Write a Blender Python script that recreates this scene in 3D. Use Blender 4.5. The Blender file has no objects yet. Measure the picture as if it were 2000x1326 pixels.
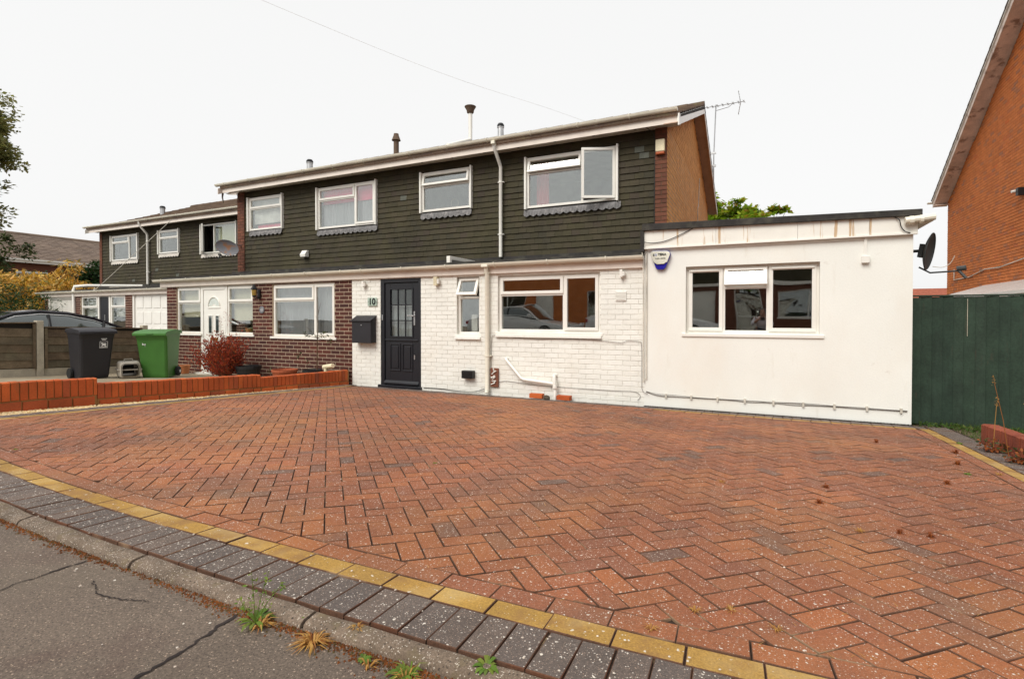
import bpy, bmesh, math, random
from mathutils import Vector, Matrix, noise
from math import sin, cos, pi, radians, sqrt, atan2, tan
rnd = random.Random(7)
sc = bpy.context.scene
COL = sc.collection

# ------------------------------------------------------------------ camera
CAM = Vector((0, 0, 1.27))
YAW, PITCH = radians(25.56), radians(0.8)
cam = bpy.data.cameras.new('camera')
cam.sensor_width = 36.0
cam.lens = 1014.0 / 2000 * 36
cam.shift_y = -28.8 / 2000
cam.clip_start, cam.clip_end = 0.05, 800
co = bpy.data.objects.new('camera', cam)
COL.objects.link(co)
co.location = CAM
co.rotation_euler = (pi / 2 - PITCH, 0, YAW)
sc.camera = co

# ------------------------------------------------------------------ sky, sun, exposure
SUN_EL, SUN_AZ = radians(46), radians(193)      # azimuth from +Y clockwise: behind the camera, a little to the left
w = bpy.data.worlds.new('World')
sc.world = w
w.use_nodes = True
wn, wl = w.node_tree.nodes, w.node_tree.links
wn.clear()
sky = wn.new('ShaderNodeTexSky'); sky.sky_type = 'NISHITA'; sky.sun_disc = False
sky.sun_elevation = SUN_EL; sky.sun_rotation = SUN_AZ
sky.air_density = 1.0; sky.dust_density = 4.0
hs = wn.new('ShaderNodeHueSaturation'); hs.inputs['Saturation'].default_value = 0.12
mixc = wn.new('ShaderNodeMix'); mixc.data_type = 'RGBA'; mixc.inputs[0].default_value = 0.9
mixc.inputs[7].default_value = (5.45, 5.45, 5.42, 1)     # closed cloud layer over the clear sky
bg = wn.new('ShaderNodeBackground'); bg.inputs['Strength'].default_value = 0.1
out = wn.new('ShaderNodeOutputWorld')
wl.new(sky.outputs[0], hs.inputs['Color']); wl.new(hs.outputs[0], mixc.inputs[6])
wl.new(mixc.outputs[2], bg.inputs['Color']); wl.new(bg.outputs[0], out.inputs['Surface'])
sl = bpy.data.lights.new('sun', 'SUN'); sl.energy = 1.5; sl.angle = radians(35); sl.color = (1.0, 0.965, 0.90)
so = bpy.data.objects.new('sun', sl); COL.objects.link(so)
sdir = Vector((sin(SUN_AZ) * cos(SUN_EL), cos(SUN_AZ) * cos(SUN_EL), sin(SUN_EL)))
so.rotation_euler = sdir.to_track_quat('Z', 'Y').to_euler(); so.location = sdir * 30
sc.view_settings.view_transform = 'Standard'
sc.view_settings.look = 'None'
sc.view_settings.exposure = 0.85
sc.view_settings.gamma = 1.0
sc.render.engine = 'CYCLES'
sc.cycles.max_bounces = 8
sc.cycles.transparent_max_bounces = 12

# ------------------------------------------------------------------ materials
def mat(name, cols, rough=.8, rnd_amt=1.0, nscale=4.0, namt=.25, fine=60, fine_amt=.2, bump=.3, specks=None,
        stain=None, metallic=0, spec=.35, rpos=None, bump_scale=None, coat=0):
    """cols: list of colours picked per piece (object random + 'rnd' attribute); noise darkens and lightens them."""
    m = bpy.data.materials.new(name); m.use_nodes = True
    N, L = m.node_tree.nodes, m.node_tree.links
    b = N['Principled BSDF']
    geo = N.new('ShaderNodeNewGeometry')
    if len(cols) == 1:
        c0 = N.new('ShaderNodeRGB'); c0.outputs[0].default_value = (*cols[0], 1); cur = c0.outputs[0]
    else:
        oi = N.new('ShaderNodeObjectInfo'); at = N.new('ShaderNodeAttribute'); at.attribute_name = 'rnd'
        ad = N.new('ShaderNodeMath'); ad.operation = 'ADD'; L.new(oi.outputs['Random'], ad.inputs[0]); L.new(at.outputs['Fac'], ad.inputs[1])
        fr = N.new('ShaderNodeMath'); fr.operation = 'FRACT'; L.new(ad.outputs[0], fr.inputs[0])
        rp = N.new('ShaderNodeValToRGB'); rp.color_ramp.interpolation = 'LINEAR'
        el = rp.color_ramp.elements
        pos = rpos or [i / (len(cols) - 1) for i in range(len(cols))]
        el[0].position = pos[0]; el[0].color = (*cols[0], 1); el[1].position = pos[-1]; el[1].color = (*cols[-1], 1)
        for p_, c_ in list(zip(pos, cols))[1:-1]:
            e = el.new(p_); e.color = (*c_, 1)
        L.new(fr.outputs[0], rp.inputs[0]); cur = rp.outputs[0]
    def mul(col, sock, amt, lo=.3, hi=.7):
        mr = N.new('ShaderNodeMapRange'); mr.inputs[1].default_value = lo; mr.inputs[2].default_value = hi
        mr.inputs[3].default_value = 1 - amt; mr.inputs[4].default_value = 1 + amt * .8
        L.new(sock, mr.inputs[0])
        v = N.new('ShaderNodeVectorMath'); v.operation = 'SCALE'; L.new(col, v.inputs[0]); L.new(mr.outputs[0], v.inputs['Scale'])
        return v.outputs[0]
    n1 = N.new('ShaderNodeTexNoise'); n1.inputs['Scale'].default_value = nscale; n1.inputs['Detail'].default_value = 4
    L.new(geo.outputs['Position'], n1.inputs['Vector'])
    cur = mul(cur, n1.outputs['Fac'], namt)
    n2 = N.new('ShaderNodeTexNoise'); n2.inputs['Scale'].default_value = fine; n2.inputs['Detail'].default_value = 5; n2.inputs['Roughness'].default_value = .7
    L.new(geo.outputs['Position'], n2.inputs['Vector'])
    cur = mul(cur, n2.outputs['Fac'], fine_amt)
    if stain:       # (colour, scale, threshold, width, amount[, stretch])
        for st in (stain if isinstance(stain, list) else [stain]):
            scol, ssc, sth, sw, sa = st[:5]
            nt = N.new('ShaderNodeTexNoise'); nt.inputs['Scale'].default_value = ssc; nt.inputs['Detail'].default_value = 6
            nt.inputs['Roughness'].default_value = .62
            if len(st) > 5:
                mp = N.new('ShaderNodeMapping'); mp.inputs['Scale'].default_value = st[5]
                L.new(geo.outputs['Position'], mp.inputs['Vector']); L.new(mp.outputs[0], nt.inputs['Vector'])
            else:
                L.new(geo.outputs['Position'], nt.inputs['Vector'])
            mr = N.new('ShaderNodeMapRange'); mr.inputs[1].default_value = sth; mr.inputs[2].default_value = sth + sw
            mr.inputs[3].default_value = 0; mr.inputs[4].default_value = sa
            L.new(nt.outputs['Fac'], mr.inputs[0])
            mx = N.new('ShaderNodeMix'); mx.data_type = 'RGBA'; L.new(mr.outputs[0], mx.inputs[0]); L.new(cur, mx.inputs[6])
            mx.inputs[7].default_value = (*scol, 1); cur = mx.outputs[2]
    if specks:      # list of (colour, scale, radius, share)
        for scol, ssc, rad, share in specks:
            vo = N.new('ShaderNodeTexVoronoi'); vo.inputs['Scale'].default_value = ssc; vo.inputs['Randomness'].default_value = 1
            nd = N.new('ShaderNodeTexNoise'); nd.inputs['Scale'].default_value = ssc * 1.6
            L.new(geo.outputs['Position'], nd.inputs['Vector'])
            mv = N.new('ShaderNodeVectorMath'); mv.operation = 'MULTIPLY_ADD'
            L.new(nd.outputs['Color'], mv.inputs[0]); mv.inputs[1].default_value = (.9 / ssc,) * 3
            L.new(geo.outputs['Position'], mv.inputs[2]); L.new(mv.outputs[0], vo.inputs['Vector'])
            lt = N.new('ShaderNodeMapRange'); lt.inputs[1].default_value = rad * .75; lt.inputs[2].default_value = rad * 1.15
            lt.inputs[3].default_value = 1; lt.inputs[4].default_value = 0
            L.new(vo.outputs['Distance'], lt.inputs[0])
            sp = N.new('ShaderNodeSeparateColor'); L.new(vo.outputs['Color'], sp.inputs[0])
            gt = N.new('ShaderNodeMath'); gt.operation = 'LESS_THAN'; gt.inputs[1].default_value = share; L.new(sp.outputs[0], gt.inputs[0])
            ml = N.new('ShaderNodeMath'); ml.operation = 'MULTIPLY'; L.new(lt.outputs[0], ml.inputs[0]); L.new(gt.outputs[0], ml.inputs[1])
            mx = N.new('ShaderNodeMix'); mx.data_type = 'RGBA'; L.new(ml.outputs[0], mx.inputs[0]); L.new(cur, mx.inputs[6])
            mx.inputs[7].default_value = (*scol, 1); cur = mx.outputs[2]
    L.new(cur, b.inputs['Base Color'])
    b.inputs['Roughness'].default_value = rough; b.inputs['Metallic'].default_value = metallic
    b.inputs['Specular IOR Level'].default_value = spec; b.inputs['Coat Weight'].default_value = coat
    if bump:
        bp = N.new('ShaderNodeBump'); bp.inputs['Strength'].default_value = bump; bp.inputs['Distance'].default_value = .004
        L.new(n2.outputs['Fac'], bp.inputs['Height']); L.new(bp.outputs[0], b.inputs['Normal'])
    return m

M = {}
M['white_brick'] = mat('painted_white_brick', [(.80, .795, .735), (.83, .825, .765), (.79, .78, .715), (.84, .835, .78)], .6, nscale=2.2, namt=.05, fine=30, fine_amt=.05, bump=.35,
    stain=[((.62, .56, .46), 1.4, .55, .2, .35), ((.5, .47, .4), 7, .64, .1, .45)])
M['white_mortar'] = mat('painted_mortar', [(.75, .735, .67)], .8, namt=.2)
M['render'] = mat('white_render', [(.82, .82, .765)], .7, nscale=1.2, namt=.035, fine=55, fine_amt=.03, bump=.45,
    stain=[((.76, .69, .59), .9, .50, .25, .5, (1, 1, .5)), ((.6, .55, .45), 3.2, .62, .14, .4, (1.6, 1, .28)), ((.60, .56, .48), 9, .66, .08, .4)])
M['fascia_panel'] = mat('white_fascia_panel', [(.83, .81, .74)], .45, namt=.04, fine_amt=.02, bump=.05, stain=((.50, .31, .14), 2.8, .60, .05, .8, (3.8, 1, .22)))
M['upvc'] = mat('white_upvc', [(.82, .80, .74)], .3, namt=.04, fine_amt=.02, bump=0, spec=.5, stain=((.66, .60, .48), 3.0, .6, .2, .3))
M['gutter'] = mat('cream_gutter_plastic', [(.78, .74, .62)], .35, namt=.08, fine_amt=.04, bump=0, spec=.5, stain=((.42, .36, .25), 3.5, .56, .2, .5, (1, 1, 2)))
M['fascia'] = mat('pinkish_white_fascia', [(.78, .70, .62)], .45, namt=.07, fine_amt=.04, bump=.05, stain=((.5, .4, .32), 2.5, .58, .2, .4))
M['felt'] = mat('black_roofing_felt', [(.035, .032, .030)], .85, namt=.3, fine_amt=.3, bump=.5, stain=((.10, .095, .072), 5, .48, .2, .6))
M['hung_tile'] = mat('dark_olive_hung_tile', [(.042, .036, .019), (.052, .044, .023), (.047, .040, .021), (.057, .046, .027), (.044, .039, .023), (.052, .039, .027)], .85, nscale=1.5, namt=.18, fine=70, fine_amt=.22, bump=.3,
    stain=[((.070, .062, .026), 1.1, .5, .25, .45), ((.020, .017, .013), 2.0, .6, .15, .45, (1, 1, .5))])
M['tile_new'] = mat('grey_green_replacement_tile', [(.10, .105, .085)], .85)
M['tile_back'] = mat('tile_batten_shadow_gap', [(.02, .017, .013)], .9)
M['brick_dark'] = mat('dark_brown_brick', [(.085, .026, .018), (.065, .022, .016), (.11, .030, .020), (.055, .020, .017), (.095, .032, .022), (.075, .030, .024)], .85, nscale=3, namt=.15, fine=90, fine_amt=.3, bump=.4)
M['mortar'] = mat('pale_mortar', [(.50, .39, .28)], .9, namt=.15)
M['brick_pier'] = mat('brown_brick', [(.16, .058, .032), (.12, .045, .028), (.19, .070, .040)], .85, namt=.2, fine=90, fine_amt=.25)
M['mortar_dark'] = mat('dark_mortar', [(.14, .085, .05)], .9)
M['brick_gable'] = mat('ochre_gable_brick', [(.70, .335, .105), (.64, .30, .09), (.74, .365, .12)], .85, namt=.1, fine=90, fine_amt=.2)
M['mortar_gable'] = mat('ochre_mortar', [(.32, .15, .06)], .9)
M['brick_orange'] = mat('orange_multi_brick', [(.58, .175, .045), (.62, .20, .055), (.52, .155, .042), (.60, .19, .052), (.36, .15, .08), (.60, .15, .035)], .85, namt=.1, fine=90, fine_amt=.22,
    rpos=[0, .3, .55, .8, .93, 1])
M['mortar_orange'] = mat('orange_mortar', [(.36, .15, .055)], .9)
M['brick_red'] = mat('bright_orange_garden_brick', [(.50, .098, .022), (.45, .090, .022), (.55, .120, .028), (.40, .080, .024), (.33, .085, .035)], .85, nscale=4, namt=.18, fine=80, fine_amt=.22, bump=.4,
    stain=[((.22, .12, .05), 6, .58, .12, .5), ((.62, .5, .36), 22, .72, .05, .8)])
M['brick_right'] = mat('weathered_red_garden_brick', [(.25, .06, .03), (.21, .05, .028), (.28, .07, .035)], .9, nscale=5, namt=.25, fine=80, fine_amt=.3, stain=((.38, .30, .2), 14, .62, .08, .6))
M['mortar_red'] = mat('sandy_garden_mortar', [(.33, .17, .06)], .9, namt=.3)
SP = [((.66, .59, .51), 130, .27, .24), ((.68, .62, .54), 55, .21, .22), ((.48, .34, .25), 300, .34, .18)]
M['paver_red'] = mat('red_block_paver', [(.278, .092, .040), (.245, .086, .041), (.305, .102, .043), (.218, .083, .046), (.262, .092, .044), (.318, .108, .041), (.185, .084, .053), (.138, .082, .062)], .85,
    nscale=.75, namt=.28, fine=150, fine_amt=.38, bump=.6, specks=SP, rpos=[0, .18, .36, .52, .66, .84, .95, 1],
    stain=[((.42, .17, .055), .5, .49, .14, .50), ((.125, .072, .050), .9, .53, .14, .50)])
M['paver_side'] = mat('dirt_stained_paver_side', [(.125, .062, .037)], .95, nscale=5, namt=.35, fine=150, fine_amt=.4, stain=[((.30, .20, .12), 5, .58, .08, .7), ((.16, .05, .02), 2.2, .55, .1, .6)])
M['paver_grey'] = mat('grey_block_paver', [(.125, .098, .083), (.11, .088, .078), (.14, .105, .086)], .85, nscale=3, namt=.18, fine=150, fine_amt=.4, bump=.6, specks=SP)
M['paver_yellow'] = mat('yellow_block_paver', [(.40, .225, .050), (.37, .215, .055), (.43, .25, .055)], .85, nscale=3, namt=.2, fine=150, fine_amt=.4, bump=.6,
    specks=[((.66, .60, .48), 95, .20, .14), ((.66, .60, .50), 36, .20, .10)], stain=[((.24, .125, .05), 7, .50, .14, .6), ((.46, .34, .16), 3, .52, .15, .5)])
M['sand'] = mat('joint_sand_with_moss', [(.040, .024, .015)], .95, nscale=3, namt=.3, fine=180, fine_amt=.5,
    stain=[((.13, .050, .016), 6, .55, .1, .7), ((.28, .20, .11), 9, .62, .06, .8)])
M['asphalt'] = mat('worn_asphalt', [(.150, .115, .089)], .9, nscale=1.6, namt=.16, fine=130, fine_amt=.55, bump=1.0,
    specks=[((.52, .43, .34), 34, .17, .05), ((.36, .27, .20), 110, .30, .25), ((.50, .40, .32), 210, .26, .12), ((.035, .028, .024), 150, .28, .2)],
    stain=[((.17, .135, .10), 1.3, .52, .2, .5), ((.10, .06, .05), 2.4, .56, .15, .5)])
M['crack'] = mat('asphalt_joint', [(.028, .020, .018)], .95, namt=.3)
M['kerb'] = mat('concrete_kerb', [(.19, .14, .10), (.21, .155, .115), (.17, .13, .095)], .9, nscale=9, namt=.3, fine=180, fine_amt=.55, bump=.9,
    specks=[((.55, .48, .40), 170, .34, .28), ((.06, .045, .035), 90, .28, .3)], stain=[((.12, .085, .055), 5, .50, .1, .7), ((.17, .13, .07), 14, .56, .08, .5)])
M['moss'] = mat('rusty_moss', [(.20, .060, .014), (.26, .085, .018), (.15, .05, .018), (.10, .08, .02)], .95, namt=.3, fine=200, fine_amt=.5, bump=1)
M['concrete'] = mat('pale_concrete', [(.36, .30, .21)], .9, nscale=1.3, namt=.25, fine=90, fine_amt=.3, bump=.5, stain=((.2, .15, .10), 2.5, .5, .2, .6))
M['gravelboard'] = mat('concrete_gravel_board', [(.46, .41, .32)], .9, nscale=5, namt=.2, fine=120, fine_amt=.25)
M['earth'] = mat('dry_earth', [(.14, .10, .06)], .95, namt=.3)
M['stone'] = mat('gold_gravel', [(.70, .50, .22), (.78, .62, .36), (.62, .38, .12), (.82, .72, .50), (.42, .22, .08)], .8, namt=.2)
M['pebble'] = mat('white_chip', [(.66, .60, .52), (.55, .46, .38)], .8)
M['fence_green'] = mat('dark_green_fence_paint', [(.022, .042, .026), (.026, .048, .030), (.018, .036, .023), (.030, .051, .033)], .75, nscale=5, namt=.25, fine=40, fine_amt=.25,
    stain=[((.075, .045, .03), 4, .62, .1, .45, (3, 1, .6)), ((.036, .062, .044), 2, .55, .2, .5, (4, 1, .5))])
M['fence_wood'] = mat('weathered_fence_wood', [(.15, .105, .064), (.13, .09, .058), (.165, .12, .074), (.12, .10, .066)], .85, nscale=6, namt=.28, fine=40, fine_amt=.3,
    stain=[((.055, .04, .03), 5, .56, .14, .6, (1, .35, 5)), ((.12, .12, .07), 2, .55, .2, .35)])
M['door'] = mat('anthracite_door', [(.007, .008, .012)], .45, namt=.1, fine=120, fine_amt=.1, bump=.15, spec=.5)
M['black'] = mat('black_plastic', [(.012, .012, .013)], .45, namt=.1, fine_amt=.1, bump=.1)
M['bin_black'] = mat('dark_grey_bin_plastic', [(.019, .018, .022)], .55, namt=.12, fine_amt=.06, bump=.15, spec=.4)
M['bin_green'] = mat('green_bin_plastic', [(.050, .165, .028)], .45, namt=.1, fine_amt=.05, bump=.12, spec=.45)
M['bin_blue'] = mat('blue_bin_plastic', [(.02, .10, .38)], .45)
M['chrome'] = mat('bright_trim', [(.80, .80, .80)], .15, metallic=1, namt=0, fine_amt=0, bump=0)
M['steel'] = mat('galvanised_steel', [(.50, .50, .50)], .35, metallic=.9, namt=.15, fine_amt=.1)
M['car_black'] = mat('dark_plum_car_paint', [(.016, .012, .020)], .25, namt=0, fine_amt=0, bump=0, spec=.5, coat=1)
M['car_white'] = mat('white_car_paint', [(.75, .75, .74)], .3, namt=0, fine_amt=0, bump=0, spec=.5, coat=.6)
M['car_glass'] = mat('tinted_car_glass', [(.03, .045, .042)], .06, namt=0, fine_amt=0, bump=0, spec=1.0, coat=1)
M['tyre'] = mat('tyre_rubber', [(.02, .02, .02)], .85)
M['lead'] = mat('lead_flashing', [(.17, .165, .165)], .6, nscale=9, namt=.3, fine=60, fine_amt=.25, bump=.3, stain=((.34, .32, .31), 13, .54, .1, .6))
M['lead_white'] = mat('white_flashing', [(.60, .56, .50)], .6, namt=.2)
M['terracotta'] = mat('terracotta', [(.46, .17, .07)], .8, namt=.12)
M['wood_soffit'] = mat('soffit_board', [(.66, .60, .50)], .6, namt=.1, stain=((.40, .30, .2), 2, .55, .2, .5))
M['barge_old'] = mat('peeling_barge_board', [(.74, .62, .54)], .7, nscale=4, namt=.2, stain=((.20, .12, .09), 3, .56, .1, .8))
M['soffit_brown'] = mat('brown_verge_soffit', [(.46, .30, .21)], .8, namt=.1, stain=((.16, .085, .055), 2, .56, .1, .5))  # brown soffit board with darker brown patches
M['roof_tile'] = mat('brown_concrete_roof_tile', [(.13, .085, .058), (.11, .075, .052), (.15, .10, .068), (.10, .066, .05)], .9, nscale=2, namt=.25, fine=60, fine_amt=.3,
    stain=[((.17, .15, .07), 4, .58, .1, .5)])
M['roof_far'] = mat('grey_brown_roof_tile', [(.20, .145, .11), (.17, .125, .10), (.23, .17, .13)], .9, nscale=1, namt=.2, fine=30, fine_amt=.3, stain=((.42, .36, .3), 9, .62, .06, .7))
M['roof_red'] = mat('red_roof_tile', [(.30, .085, .045), (.26, .08, .05)], .9)
M['interior'] = mat('interior_wall', [(.30, .28, .25)], .9)
M['blind'] = mat('cream_blind', [(.60, .54, .38)], .9, namt=.05)
M['blind_green'] = mat('pale_green_blind', [(.42, .42, .24)], .9, namt=.05)
M['net'] = mat('grey_net_curtain', [(.34, .34, .36), (.40, .40, .42)], .9, nscale=3, namt=.05)
M['pink'] = mat('pink_blind', [(.78, .08, .18)], .9, namt=.05)
M['redcloth'] = mat('red_curtain', [(.42, .03, .05)], .9, namt=.05)
M['white_cloth'] = mat('pale_curtain', [(.62, .60, .56)], .9)
M['plate'] = mat('pale_green_glass_plate', [(.40, .50, .42)], .25)
M['ink'] = mat('black_lettering', [(.012, .012, .014)], .6, bump=0)
M['ink_blue'] = mat('pale_blue_lettering', [(.42, .47, .70)], .6, bump=0)
M['print_white'] = mat('white_print', [(.80, .80, .80)], .6, bump=0)
M['alarm_grey'] = mat('alarm_box_cover', [(.68, .67, .57)], .4, bump=0)
M['alarm_blue'] = mat('blue_alarm_lens', [(.015, .012, .30)], .2, bump=0, spec=.6)
M['alarm_cream'] = mat('cream_alarm_cover', [(.72, .64, .44)], .45, bump=0)
M['alarm_orange'] = mat('orange_alarm_lens', [(.42, .10, .03)], .4, bump=0)
M['dish_grey'] = mat('grey_dish_with_rust', [(.20, .20, .215)], .5, nscale=4, namt=.1, stain=((.34, .15, .06), 4, .56, .08, .8))
M['dish_dark'] = mat('dark_grey_dish', [(.045, .050, .050)], .5)
M['carrier'] = mat('grey_pet_carrier', [(.40, .36, .30)], .55, namt=.1)
M['brass'] = mat('brass', [(.42, .30, .08)], .35, metallic=.8)
M['cable_grey'] = mat('grey_cable', [(.30, .28, .26)], .6, bump=0)
M['cable_black'] = mat('black_cable', [(.03, .03, .03)], .6, bump=0)
M['cable_pale'] = mat('pale_cable', [(.62, .58, .50)], .6, bump=0)
M['twig'] = mat('twig_bark', [(.10, .055, .03), (.14, .07, .04)], .9)
M['bark'] = mat('tree_bark', [(.09, .07, .05)], .95, nscale=5, namt=.3)
M['skin'] = mat('skin', [(.48, .26, .18)], .6, bump=0)
M['shirt'] = mat('white_shirt', [(.72, .70, .76)], .9)
M['trouser'] = mat('dark_trousers', [(.03, .035, .05)], .9)
M['hair'] = mat('dark_hair', [(.03, .02, .015)], .7)
M['polycarb'] = mat('pale_conservatory_roof', [(.56, .52, .49)], .4, namt=.05, bump=0)

def leafmat(name, cols, trans=.35):
    m = mat(name, cols, .6, namt=.1, fine_amt=0, bump=0, nscale=1.0)
    N, L = m.node_tree.nodes, m.node_tree.links
    b = N['Principled BSDF']; o = N['Material Output']
    t = N.new('ShaderNodeBsdfTranslucent'); L.new(b.inputs['Base Color'].links[0].from_socket, t.inputs['Color'])
    mx = N.new('ShaderNodeMixShader'); mx.inputs[0].default_value = trans
    L.new(b.outputs[0], mx.inputs[1]); L.new(t.outputs[0], mx.inputs[2]); L.new(mx.outputs[0], o.inputs['Surface'])
    return m
M['leaf_left'] = leafmat('olive_tree_leaf', [(.17, .19, .06), (.23, .24, .07), (.28, .24, .08), (.15, .165, .07)], .55)
M['leaf_bright'] = leafmat('bright_ash_leaf', [(.19, .32, .015), (.28, .42, .025), (.14, .26, .02), (.36, .42, .03), (.30, .15, .02)], .5)
M['leaf_gold'] = leafmat('golden_bamboo_leaf', [(.62, .36, .03), (.74, .46, .07), (.40, .20, .02), (.16, .16, .03), (.60, .27, .04), (.78, .54, .18), (.20, .20, .04)])
M['leaf_dark'] = leafmat('dark_conifer_leaf', [(.012, .040, .008), (.020, .060, .010), (.030, .050, .012)])
M['leaf_mid'] = leafmat('mid_green_shrub_leaf', [(.035, .060, .018), (.050, .075, .022), (.075, .085, .02), (.03, .05, .02)])
M['leaf_red'] = leafmat('dead_red_conifer_leaf', [(.30, .030, .014), (.38, .05, .016), (.20, .020, .014), (.44, .09, .02), (.15, .03, .02)], .25)
M['weed'] = leafmat('weed_leaf', [(.10, .20, .02), (.16, .26, .03), (.22, .26, .04), (.08, .15, .02)])
M['weed_dry'] = leafmat('dry_weed_blade', [(.48, .24, .05), (.60, .36, .10), (.36, .12, .03)])
M['weed_red'] = leafmat('rusty_weed_leaf', [(.26, .06, .015), (.34, .10, .02), (.20, .05, .02)])
M['grass'] = leafmat('grass_blade', [(.04, .085, .012), (.06, .12, .018), (.10, .12, .02)])

def glassmat(name, ior, tint, tr=.9):
    m = bpy.data.materials.new(name); m.use_nodes = True
    N, L = m.node_tree.nodes, m.node_tree.links
    N.clear()
    o = N.new('ShaderNodeOutputMaterial')
    f0 = ((ior - 1) / (ior + 1)) ** 2
    lw = N.new('ShaderNodeLayerWeight'); lw.inputs[0].default_value = .5
    pw = N.new('ShaderNodeMath'); pw.operation = 'POWER'; pw.inputs[1].default_value = 5; L.new(lw.outputs['Facing'], pw.inputs[0])
    fr = N.new('ShaderNodeMath'); fr.operation = 'MULTIPLY_ADD'; fr.inputs[1].default_value = 1 - f0; fr.inputs[2].default_value = f0; L.new(pw.outputs[0], fr.inputs[0])
    g = N.new('ShaderNodeBsdfGlossy'); g.inputs['Roughness'].default_value = .012; g.inputs['Color'].default_value = (.95, .97, .95, 1)
    geo = N.new('ShaderNodeNewGeometry'); nz = N.new('ShaderNodeTexNoise'); nz.inputs['Scale'].default_value = 1.6; nz.inputs['Detail'].default_value = 0
    L.new(geo.outputs['Position'], nz.inputs['Vector'])
    bp = N.new('ShaderNodeBump'); bp.inputs['Strength'].default_value = .25; bp.inputs['Distance'].default_value = .02
    L.new(nz.outputs['Fac'], bp.inputs['Height']); L.new(bp.outputs[0], g.inputs['Normal'])
    t = N.new('ShaderNodeBsdfTransparent'); t.inputs[0].default_value = (*tint, 1)
    mx = N.new('ShaderNodeMixShader')
    L.new(fr.outputs[0], mx.inputs[0]); L.new(t.outputs[0], mx.inputs[1]); L.new(g.outputs[0], mx.inputs[2]); L.new(mx.outputs[0], o.inputs['Surface'])
    return m
M['glass'] = glassmat('double_glazed_pane', 2.5, (.95, .97, .96))
M['glass_door'] = glassmat('door_pane', 1.7, (.9, .93, .91))

# ------------------------------------------------------------------ helpers
def view(P):
    """pixel position and depth of a world point: only used to rank pieces by how large they show"""
    P = Vector(P) - CAM
    F = Vector((-sin(YAW) * cos(PITCH), cos(YAW) * cos(PITCH), -sin(PITCH))); Rr = Vector((cos(YAW), sin(YAW), 0)); U = Rr.cross(F)
    z = P.dot(F)
    if z < .1: return None
    return 1000 + 1014 * P.dot(Rr) / z, 634.2 - 1014 * P.dot(U) / z, z

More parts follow.
